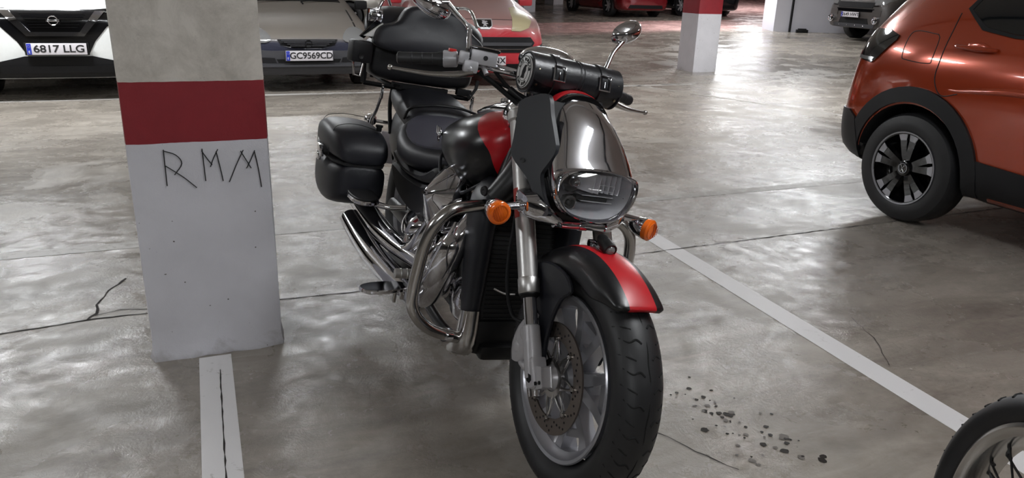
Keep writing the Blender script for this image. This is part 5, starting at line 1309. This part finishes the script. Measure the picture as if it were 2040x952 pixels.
# radiator, shrouds and down tubes
m = MB(); m.box((1.165, 0, .45), (.035, .24, .34), bev=.008, rot=(0, radians(-8), 0))
for k in range(22): m.box((1.186-(.45-.30-k*.0145)*-.0-(k*.0145-.16)*.14, 0, .295+k*.0145), (.006, .21, .003))
rad = B(m, 'radiator', 'radiator')
m = MB(); m.box((1.17, 0, .23), (.10, .26, .12), bev=.02); m.box((1.20, 0, .19), (.10, .22, .05), bev=.015); m.build('lower_cowl', 'engine', rad)
for sd in (-1, 1):
    m = MB(); R = []
    for z, x0, x1, y0, y1 in ((.735, 1.08, 1.20, .085, .125), (.69, 1.065, 1.23, .10, .165), (.64, 1.07, 1.24, .11, .182), (.56, 1.09, 1.24, .115, .182), (.46, 1.10, 1.235, .115, .176), (.38, 1.11, 1.23, .115, .170), (.30, 1.13, 1.225, .118, .166), (.24, 1.14, 1.21, .12, .155)):
        cx = (x0+x1)/2; R.append(sring((cx, sd*(y0+y1)/2, z), Vector((1, 0, 0)), Vector((0, 1, 0)), (x1-x0)/2, (y1-y0)/2, 20, 2.8))
    m.loft(R); sh = B(m, 'radiator_shroud', 'satin', sub=1)
    m = MB(); m.lathe([(0, .016), (.006, .014), (.006, .006), (0, 0)], (1.19, sd*.165, .70), (.35, sd, 0), 18); m.build('shroud_plug', 'ink', sh)
    m = MB(); m.tube([(1.19, sd*.03, .84), (1.21, sd*.08, .76), (1.20, sd*.135, .68)], [.05, .045, .035], 16); m.build('neck_cover', 'engine', sh)
    m = MB(); m.tube([(1.11, sd*.05, .88), (1.15, sd*.13, .55), (1.185, sd*.142, .30), (1.17, sd*.142, .215), (1.08, sd*.14, .165), (.85, sd*.14, .15), (.60, sd*.13, .17)], .019, 14); B(m, 'frame_tube', 'engine')
    m = MB(); R = [sring((1.195-(0 if z > .22 else (.22-z)*.7), sd*.146, z), Vector((1, 0, .3)), Vector((0, 1, 0)), a, b, 20, 2.4) for z, a, b in ((.315, .038, .028), (.285, .040, .030), (.24, .044, .032), (.20, .060, .034), (.17, .075, .034), (.15, .070, .028))]
    m.loft(R); B(m, 'frame_foot_cover', 'chrome_soft', angle=60)
    # crash bar
    m = MB(); m.tube([(1.20, sd*.15, .660), (1.235, sd*.22, .660), (1.26, sd*.285, .650), (1.262, sd*.325, .610), (1.252, sd*.345, .545), (1.245, sd*.352, .47), (1.238, sd*.355, .40), (1.232, sd*.350, .345), (1.228, sd*.325, .300), (1.22, sd*.28, .262), (1.205, sd*.22, .235), (1.195, sd*.16, .218)], .0185, 20)
    eb = B(m, 'crash_bar', 'chrome_soft')
    m = MB(); m.cyl((1.202, sd*.205, .232), (1.208, sd*.225, .237), .023, 20); m.build('bar_collar', 'chrome', eb)
    # highway peg on the bar
    # forward pedal and peg
    m = MB(); m.cyl((.93, sd*.15, .30), (.93, sd*.27, .30), .014, 12); m.cyl((.985, sd*.25, .352), (.985, sd*.345, .352), .0165, 18)
    for k in range(4): m.lathe([(0, .0165), (.003, .018), (.006, .0165)], (.985, sd*(.262+k*.02), .352), (0, sd, 0), 18)
    m.tube([(.93, sd*.24, .30), (.98, sd*.25, .35)], .010, 8, res=1); pg = B(m, 'foot_peg', 'steel')
    m = MB(); c_ = Vector((.925, sd*.355, .278))
    m.prism([(-.085, -.012), (-.07, .030), (-.02, .045), (.05, .040), (.075, .018), (.07, -.02), (.03, -.04), (-.05, -.038)], lambda u, v, d: c_+Vector((v, sd*-u, d+u*.10)), -.007, .007, bev=.003, res=3)
    pd = B(m, 'brake_pedal' if sd < 0 else 'shift_pedal', 'chrome')
    m = MB(); m.tube([c_+Vector((-.005, -sd*.07, -.004)), c_+Vector((-.0, -sd*.11, -.02)), (.90, sd*.20, .25)], .009, 8); m.box(c_+Vector((0, -sd*.035, -.026)), (.03, .012, .045), bev=.003); m.box(c_+Vector((0, -sd*.062, -.022)), (.02, .014, .035), bev=.003); m.build('pedal_arm', 'chrome_soft', pd)
    # passenger footboard
    m = MB(); c_ = Vector((.33, sd*.335, .438)); pb_ = [(-.10, -.05), (-.105, .02), (-.06, .055), (.04, .055), (.11, .035), (.12, -.01), (.08, -.05), (-.02, -.06)]
    m.prism(pb_, lambda u, v, d: c_+Vector((u, sd*v, d+u*.04)), -.016, .0, bev=.004, res=3); fb = B(m, 'passenger_footboard', 'chrome')
    m = MB(); m.prism([(a*.93, b*.9) for a, b in pb_], lambda u, v, d: c_+Vector((u, sd*v, d+u*.04)), .0, .007, bev=.002, res=3); m.build('board_rubber', 'rubber', fb)
    m = MB(); m.tube([c_+Vector((.02, -sd*.03, -.02)), c_+Vector((.04, -sd*.10, -.03)), (.40, sd*.17, .42)], .012, 10); m.build('board_bracket', 'chrome', fb)
# exhausts: two stacked slash-cut mufflers on the right
def muffler(P, r, name='exhaust'):
    m = MB(); Pc = crom(P, 10); n = 28; R = lerp_list(r, len(Pc)); rings = []
    d0 = (Pc[1]-Pc[0]).normalized(); x, y = frame(d0); prev = d0
    for i, p in enumerate(Pc):
        a = Pc[max(i-1, 0)]; b = Pc[min(i+1, len(Pc)-1)]; d = (b-a).normalized(); q = prev.rotation_difference(d); x = q @ x; y = q @ y; prev = d
        rr = [p+(x*cos(2*pi*k/n)+y*sin(2*pi*k/n))*R[i] for k in range(n)]
        if i == len(Pc)-1: rr = [v-d*((v-p).dot(Vector((0, -.3, 1)))*1.1-.0) for v in rr]
        rings.append(rr)
    m.loft(rings, 0, True, False)
    c = sum(rings[-1], Vector())/n
    inn = [[c+(v-c)*.9 for v in rings[-1]], [c+(v-c)*.86+(Pc[-2]-Pc[-1]).normalized()*.08 for v in rings[-1]]]
    m.loft([rings[-1], inn[0]], 0, False, False); ex = B(m, name, 'chrome', angle=50)
    m = MB(); m.loft(inn, 0, False, True); m.build('exhaust_mouth', 'engine', ex)
    return ex
muffler([Vector((.80, -.200, .325)), Vector((.55, -.230, .310)), Vector((.35, -.250, .308)), Vector((.18, -.265, .320)), Vector((-.01, -.285, .345))], [.030, .040, .046, .046, .042])
muffler([Vector((.92, -.240, .228)), Vector((.70, -.265, .225)), Vector((.48, -.290, .230)), Vector((.28, -.308, .248)), Vector((.08, -.325, .275))], [.032, .042, .047, .047, .043])
# ---- rear end
m = MB(); pr = tyre_profile(.326, .170, .205)
m.lathe(pr, (0, 0, .326), (0, 1, 0), 96, 0)
rwm = MB(); rwm.lathe([(-.06, .207), (-.064, .203), (-.05, .188), (.05, .188), (.064, .203), (.06, .207), (0, .195), (-.06, .207)], (0, 0, .326), (0, 1, 0), 64); rwm.lathe([(-.05, 0), (-.05, .05), (.05, .05), (.05, 0)], (0, 0, .326), (0, 1, 0), 28)
for k in range(5):
    a = 2*pi*k/5; rwm.loft([[Vector((cos(a)*r-sin(a)*t, y, .326+sin(a)*r+cos(a)*t)) for t, y in ((-w_, -.02), (w_, -.02), (w_, .02), (-w_, .02))] for r, w_ in ((.04, .03), (.12, .025), (.195, .05))])
rw = B(rwm, 'rear_wheel', 'wheel'); m.build('tyre', 'rubber', rw)
m = MB(); R = []
for a in range(20, 175, 10):
    r = .372; k = 1 if a < 160 else .8
    R.append([Vector((cos(radians(a))*(r+dr), y*k, .40+sin(radians(a))*(r+dr))) for y, dr in ((-.105, -.09), (-.105, -.03), (-.08, -.004), (0, .006), (.08, -.004), (.105, -.03), (.105, -.09), (.1, -.09), (.1, -.03), (.075, -.012), (0, -.004), (-.075, -.012), (-.1, -.03), (-.1, -.09))])
m.loft(R); B(m, 'rear_fender', 'satin', sub=1)
m = MB(); m.loft([sr(-.30, .52, .74, .10), sr(-.22, .48, .77, .13), sr(-.05, .47, .76, .150), sr(.10, .47, .76, .160), sr(.28, .48, .72, .165), sr(.34, .52, .68, .15)])
B(m, 'tail_panel', 'satin', sub=1)
m = MB()
for sd in (-1, 1): m.tube([(.0, sd*.12, .326), (.25, sd*.125, .34), (.55, sd*.11, .36)], [.024, .028, .034], 12, sq=1.3)
B(m, 'swingarm', 'engine')
m = MB(); m.tube([(.80, .15, .17), (.83, .20, .10), (.82, .262, .036)], .012, 12); m.box((.82, .266, .026), (.06, .05, .012), bev=.003, rot=(.35, 0, 0)); B(m, 'side_stand', 'engine')
# tail lamp and rear indicators behind the case
m = MB(); m.loft([rg(-.43, .60, .66, .05, 2.6), rg(-.38, .58, .69, .07, 2.6), rg(-.33, .58, .70, .07, 2.6)]); B(m, 'tail_lamp', 'tailred')
for sd in (-1, 1):
    m = MB(); m.tube([(-.32, sd*.05, .64), (-.34, sd*.17, .64)], .009, 8, res=1); m.lathe([(-.03, .0), (-.028, .02), (0, .03), (.012, .03)], (-.35, sd*.19, .64), (-1, 0, 0), 20); ri_ = B(m, 'indicator', 'chrome'); m = MB(); m.lathe([(.012, .03), (.022, .026), (.026, 0)], (-.35, sd*.19, .64), (-1, 0, 0), 20); m.build('indicator_lens', 'amber', ri_)
m = MB(); m.box((-.44, 0, .50), (.012, .22, .16), bev=.004); B(m, 'number_plate', 'plate')

# ---- side cases
CZ = -.028
for sd in (-1, 1):
    def ring(x, z0, z1, y0, y1, e=4.2): return sring((x, sd*(y0+y1)/2, (z0+z1)/2+CZ), Vector((0, 1, 0)), Vector((0, 0, 1)), (y1-y0)/2, (z1-z0)/2, 28, e)
    m = MB(); m.loft([ring(-.30, .47, .555, .27, .41), ring(-.28, .42, .558, .245, .435), ring(-.20, .375, .56, .232, .452), ring(-.05, .355, .56, .226, .462), (ring(.08, .36, .56, .222, .458)), ring(.16, .385, .56, .218, .440), ring(.205, .41, .558, .22, .415), ring(.222, .44, .555, .24, .40)])
    case = B(m, 'side_case', 'leather', sub=1)
    m = MB(); m.loft([ring(-.305, .560, .60, .27, .41, 3.4), ring(-.285, .562, .645, .245, .438, 3.4), ring(-.20, .562, .690, .232, .458, 3.2), ring(-.05, .562, .712, .226, .468, 3.2), ring(.08, .562, .708, .222, .464, 3.2), ring(.16, .562, .690, .218, .445, 3.2), ring(.21, .562, .655, .22, .42, 3.4), ring(.228, .563, .62, .24, .40, 3.4)])
    m.build('case_lid', 'leather', case, sub=1)
    m = MB(); m.loft([ring(-.29, .553, .568, .25, .432), ring(-.20, .552, .568, .235, .452), ring(.0, .552, .568, .23, .460), ring(.16, .552, .568, .222, .440), ring(.215, .553, .568, .24, .405)]); m.build('case_seal', 'ink', case)
    m = MB(); m.box((.02, sd*.470, .575+CZ), (.075, .018, .052), bev=.006, rot=(sd*-.12, 0, 0)); m.box((.02, sd*.474, .548+CZ), (.05, .014, .03), bev=.004); m.build('case_latch', 'chrome', case)
    m = MB(); m.cyl((.14, sd*.26, .67), (.14, sd*.26, .722+CZ), .012, 12); m.cyl((.14, sd*.26, .716+CZ), (.14, sd*.26, .724+CZ), .016, 12); m.build('case_knob', 'matte', case)
    for xx, dz in ((-.15, 0), (.115, -.012)):
        m = MB(); m.tube([(xx, sd*.25, .706+dz+CZ), (xx, sd*.35, .712+CZ), (xx, sd*.43, .695+CZ), (xx, sd*.456+(0 if xx < 0 else -sd*.006), .63+CZ), (xx, sd*.459-(0 if xx < 0 else sd*.008), .575+CZ)], .0014, 5)
        m.build('case_stitching', 'ink', case)
# ---- luggage rack, bracket and top case
TC = Vector((-.34, .02, 0))
m = MB()
for sd in (-1, 1):
    m.tube([(-.45, .02+sd*.20, .842), (-.20, .02+sd*.20, .842), (-.06, .02+sd*.16, .842)], .009, 10)
    m.tube([(-.28, sd*.12, .842), (-.26, sd*.13, .74), (-.16, sd*.135, .62)], .010, 10)
m.tube([(-.10, -.30, .838), (-.11, -.05, .832), (-.12, .20, .826)], .010, 4, res=1); m.tube([(-.12, .20, .826), (-.14, .235, .875), (-.16, .245, .91)], .010, 4, res=1)
m.tube([(-.10, -.30, .838), (-.12, -.302, .90), (-.14, -.300, .95)], .012, 4, res=1); m.tube([(-.45, -.20, .84), (-.45, .24, .84)], .009, 8, res=1)
m.box((-.12, .17, .853), (.03, .07, .03), bev=.003); m.box((-.115, -.04, .848), (.02, .26, .016)); 
rk = B(m, 'luggage_rack', 'matte')
for sd in (-1, 1):
    m = MB(); m.tube([(-.10, sd*.21, .80), (-.13, sd*.22, .72), (-.20, sd*.22, .66), (-.25, sd*.20, .60)], [.006, .007, .009, .011], 10); m.box((-.10, sd*.212, .805), (.018, .012, .055), bev=.003); m.sphere((-.095, sd*.213, .838), .007, 8); m.build('rack_stay', 'chrome', rk)
def tcr(x, z0, z1, hw, e=3.6, yc=.0, zc=None): return [Vector((p.x, p.y, p.z)) for p in sring((x, yc-.045+(-.10-x)*.18, (z0+z1)/2), Vector((0, 1, 0)), Vector((0, 0, 1)), hw, (z1-z0)/2, 32, e)]
m = MB(); m.loft([tcr(-.115, .885, 1.01, .215, 5), tcr(-.125, .862, 1.03, .235, 5), tcr(-.16, .852, 1.035, .250, 5), tcr(-.30, .85, 1.035, .27, 5), tcr(-.44, .855, 1.035, .262, 5), tcr(-.50, .88, 1.03, .235, 5)])
tc = B(m, 'top_case', 'plastic', sub=1)
tc['label'] = 'black top case with padded backrest lid'
m = MB(); m.loft([tcr(-.105, 1.012, 1.06, .225, 3.6), tcr(-.12, 1.008, 1.10, .268, 3.4), tcr(-.17, 1.008, 1.155, .282, 3.0), tcr(-.26, 1.008, 1.185, .280, 2.8), tcr(-.38, 1.008, 1.185, .272, 2.8), tcr(-.47, 1.01, 1.15, .25, 3), tcr(-.51, 1.02, 1.09, .22, 3.2)])
m.build('case_lid', 'satin', tc, sub=1)
# backrest cushion: high in the middle, shoulders lower on both sides
def cush(x, k):
    P = [(-.27, 1.03), (-.262, 1.07), (-.235, 1.095), (-.20, 1.105), (-.17, 1.125), (-.14, 1.175), (-.09, 1.195), (0, 1.198), (.08, 1.190), (.12, 1.165), (.165, 1.120), (.215, 1.085), (.235, 1.05), (.238, 1.02), (.21, .995), (.10, .985), (-.05, .985), (-.20, .99), (-.262, 1.005)]
    P = [(p.x, p.y) for p in crom([(a, b, 0) for a, b in P], 3, True)]
    return [Vector((x+(1.09-b)*.10, (a+.015)*k-.030, 1.08+(b-1.08)*k)) for a, b in P]
m = MB(); m.loft([cush(-.12, .99), cush(-.075, 1.0), cush(-.055, .985), cush(-.043, .94), cush(-.038, .86), cush(-.036, .6), cush(-.036, .2)]); m.build('backrest', 'leather', tc, angle=60)
m = MB(); m.box((-.085, -.332, .968), (.06, .095, .092), bev=.012, rot=(0, 0, .25)); m.build('case_lock', 'plastic', tc)
m = MB(); m.lathe([(0, .012), (.004, .012), (.001, 0)], (-.054, -.332, .950), (1, .2, 0), 14); m.build('lock_barrel', 'ink', tc)
m = MB(); m.tube([(-.07, -.360, .925), (-.07, -.350, .868), (-.07, -.322, .865), (-.07, -.315, .920)], .0045, 8, res=1); m.build('lock_loop', 'chrome_soft', tc)
m = MB(); m.prism([(-.335, 1.035), (-.262, 1.10), (-.252, 1.085), (-.262, 1.06), (-.285, 1.035)], lambda u, v, d: Vector((-.095+d, u+.01, v)), 0, .02, bev=.003); m.build('side_reflector', 'white', tc)
m = MB(); m.prism([(-.345, 1.03), (-.285, 1.105), (-.27, 1.10), (-.33, 1.025)], lambda u, v, d: Vector((-.12+d, u+.01, v)), 0, .02, bev=.003); m.build('side_lens', 'darkglass', tc)
# chrome rails on the lid
m = MB()
m.tube([(-.16, -.262, 1.10), (-.17, -.258, 1.15), (-.19, -.235, 1.20), (-.26, -.20, 1.225), (-.40, -.18, 1.225), (-.47, -.14, 1.18)], .0075, 12); m.tube([(-.40, -.18, 1.225), (-.42, 0, 1.235), (-.40, .18, 1.22)], .0075, 12); m.tube([(-.16, .20, 1.15), (-.26, .19, 1.215), (-.40, .18, 1.22), (-.47, .14, 1.18)], .0075, 12)
m.box((-.13, -.275, 1.115), (.03, .05, .035), bev=.004); m.tube([(-.13, -.31, 1.15), (-.13, -.25, 1.148), (-.13, -.245, 1.10)], .006, 8, res=1); m.tube([(-.13, -.31, 1.15), (-.13, -.305, 1.09)], .006, 8, res=1)
m.build('lid_rail', 'chrome', tc)
# ------------------------------------------------------------------ leather tool roll strapped in front of the handlebar
def tool_roll():
    t = thing('tool_roll', 'black leather tool roll with a round white emblem strapped to the handlebar', 'bag')
    t.matrix_world = Mb
    P0 = Vector((1.208, -.118, 1.062)); P1 = Vector((1.208, .182, 1.056)); ax = (P1-P0).normalized(); L = (P1-P0).length
    f = Vector((1, 0, -.05)); f = (f-ax*f.dot(ax)).normalized(); u = ax.cross(f).normalized()
    if u.z < 0: u = -u
    def pt(s, a, r): return P0+ax*s+(f*cos(a)+u*sin(a))*r
    n = 40; r0 = .057
    m = MB(ST); R = []
    for s, k in ((0, .90), (.001, .97), (.004, 1.0), (.05, 1.02), (.11, 1.0), (.14, .965), (.17, 1.0), (.22, 1.02), (L-.03, 1.0), (L-.004, .98), (L-.001, .95), (L, .86)):
        R.append([pt(s, 2*pi*j/n, r0*k*(1+.015*sin(5*2*pi*j/n+s*30))) for j in range(n)])
    m.loft(R); b = m.build('roll_body', 'bag', t, angle=60)
    # flap covering the front top, with piping
    m = MB(ST); R = []
    for s in [L*i/14 for i in range(15)]:
        e = -.15+.55*abs(sin(pi*(s/L*2)))*-.45
        R.append([pt(s, a0, r0*1.03+.002) for a0 in [2.6+(e-2.6)*i/12 for i in range(13)]]+[pt(s, a0, r0*1.0) for a0 in [e+(2.6-e)*i/12 for i in range(13)]])
    m.loft(R); m.build('flap', 'bag', b, angle=60)
    for s in (0.002, L-.002):
        m = MB(ST); m.tube([pt(s, 2*pi*j/24, r0*1.0) for j in range(24)], .0028, 8, res=2, closed=True); m.build('end_piping', 'leather', b)
    # emblem on the right end
    m = MB(ST); o = P0-ax*.001
    m.lathe([(0, .047), (.003, .047), (.004, .045), (.004, 0)], o, -ax, 48); em = m.build('end_emblem', 'white', t)
    m = MB(ST); 
    m.lathe([(.0042, .0455), (.0055, .0455), (.0055, .0435), (.0042, .0435)], o, -ax, 48); m.lathe([(.0042, .0275), (.005, .0275), (.005, .0265), (.0042, .0265)], o, -ax, 40)
    m.build('emblem_ring', 'ink', em)
    # ring of lettering: short dark strokes set round the rim, and the dark motif in the centre
    def q(r, a, d=.0048): return o-ax*d+(f*cos(a)+u*sin(a))*r
    m = MB(ST)
    seg = {'W': [(0, 1), (.25, 0), (.5, .6), (.75, 0), (1, 1)], 'L': [(0, 1), (0, 0), (.8, 0)], 'A': [(0, 0), (.45, 1), (.9, 0)], 'S': [(.8, .9), (.2, 1), (.1, .6), (.8, .4), (.7, 0), (0, .1)], 'R': [(0, 0), (0, 1), (.7, .8), (.1, .5), (.8, 0)], 'N': [(0, 0), (0, 1), (.8, 0), (.8, 1)], 'B': [(0, 0), (0, 1), (.7, .75), (.1, .5), (.8, .25), (0, 0)], 'C': [(.8, .9), (.2, 1), (0, .5), (.2, 0), (.8, .1)], 'U': [(0, 1), (.1, .1), (.6, .1), (.8, 1)], 'O': [(.4, 0), (0, .5), (.4, 1), (.8, .5), (.4, 0)], 'G': [(.8, .9), (.1, .8), (.1, .1), (.8, .1), (.8, .5), (.5, .5)], 'J': [(.8, 1), (.7, .1), (.1, .1)], 'T': [(.4, 0), (.4, 1), (0, 1), (.8, 1)], 'E': [(.8, 1), (0, 1), (0, .5), (.6, .5), (0, .5), (0, 0), (.8, 0)]}
    for txt, a_start, direc, rb in (('LAS BURRAS', radians(165), -1, .031), ('RUN BUR', radians(215), 1, .0395)):
        step = radians(15.5)
        for i, ch in enumerate(txt):
            if ch == ' ': continue
            a = a_start+direc*i*step; L_ = seg[ch]
            for p, r_ in zip(L_, L_[1:]):
                def at(z): return q(rb+(z[1]*.0085)*(1 if direc < 0 else -1), a+direc*(z[0]*.0085/rb))
                m.cyl(at(p), at(r_), .0009, 5)
    m.build('emblem_lettering', 'ink', em)
    m = MB(ST)
    for dx, dz, h, k in ((-.002, -.004, .018, .0075), (.004, .009, .010, .006)): 
        c_ = o-ax*.0045+f*dx+u*dz; m.box(c_, (.002, .002, .002))
    poly = [(-.012, -.020), (.010, -.018), (.008, -.006), (.013, .004), (.010, .014), (.015, .021), (.002, .019), (-.004, .010), (-.008, .000), (-.007, -.010)]
    m.prism(poly, lambda a, b_, d: o-ax*d+f*a+u*b_, .0042, .0056); m.build('emblem_motif', 'ink', em)
    # rivets round both ends
    for s in (.016, L-.016):
        for j in range(8):
            a = 2*pi*j/8+.35; c_ = pt(s, a, r0*1.03); d = (c_-(P0+ax*s)).normalized(); m = MB(ST); m.lathe([(0, .0045), (.002, .004), (.003, 0)], c_-d*.001, d, 12); m.build('rivet', 'brass', b)
    # straps and buckles
    for s in (.078, .232):
        m = MB(ST); R = []
        for j in range(n+1):
            a = 2*pi*j/n; rr = r0*1.045+.0015
            R.append([pt(s-.0115, a, rr), pt(s-.0095, a, rr+.0035), pt(s+.0095, a, rr+.0035), pt(s+.0115, a, rr)])
        m.loft(R, 0, False, False); st = m.build('strap', 'bag', t)
        a1 = .30; c_ = pt(s, a1, r0+.008); nn = (f*cos(a1)+u*sin(a1)); tt = (-f*sin(a1)+u*cos(a1))
        m = MB(ST); cs = [(-.018, -.021), (.018, -.021), (.018, .021), (-.018, .021)]
        m.tube([c_+ax*a+tt*b_ for a, b_ in cs], .0027, 8, res=1, closed=True); m.tube([c_+tt*-.017, c_+tt*.004+nn*.002], .0016, 6, res=1); m.build('buckle', 'chrome', st)
        m = MB(ST); m.cyl(c_-ax*.017-tt*.02, c_+ax*.017-tt*.02, .0022, 8); m.build('buckle_bar', 'chrome', st)
    m = MB(ST)
    for s, k in ((.148, .0), (.160, .4)):
        m.tube([pt(s+.006*sin(a*2), a, r0*1.0+.002) for a in [2*pi*j/16 for j in range(16)]], .003, 8, res=2, closed=True)
    m.build('tie_cord', 'bag', t)
tool_roll()
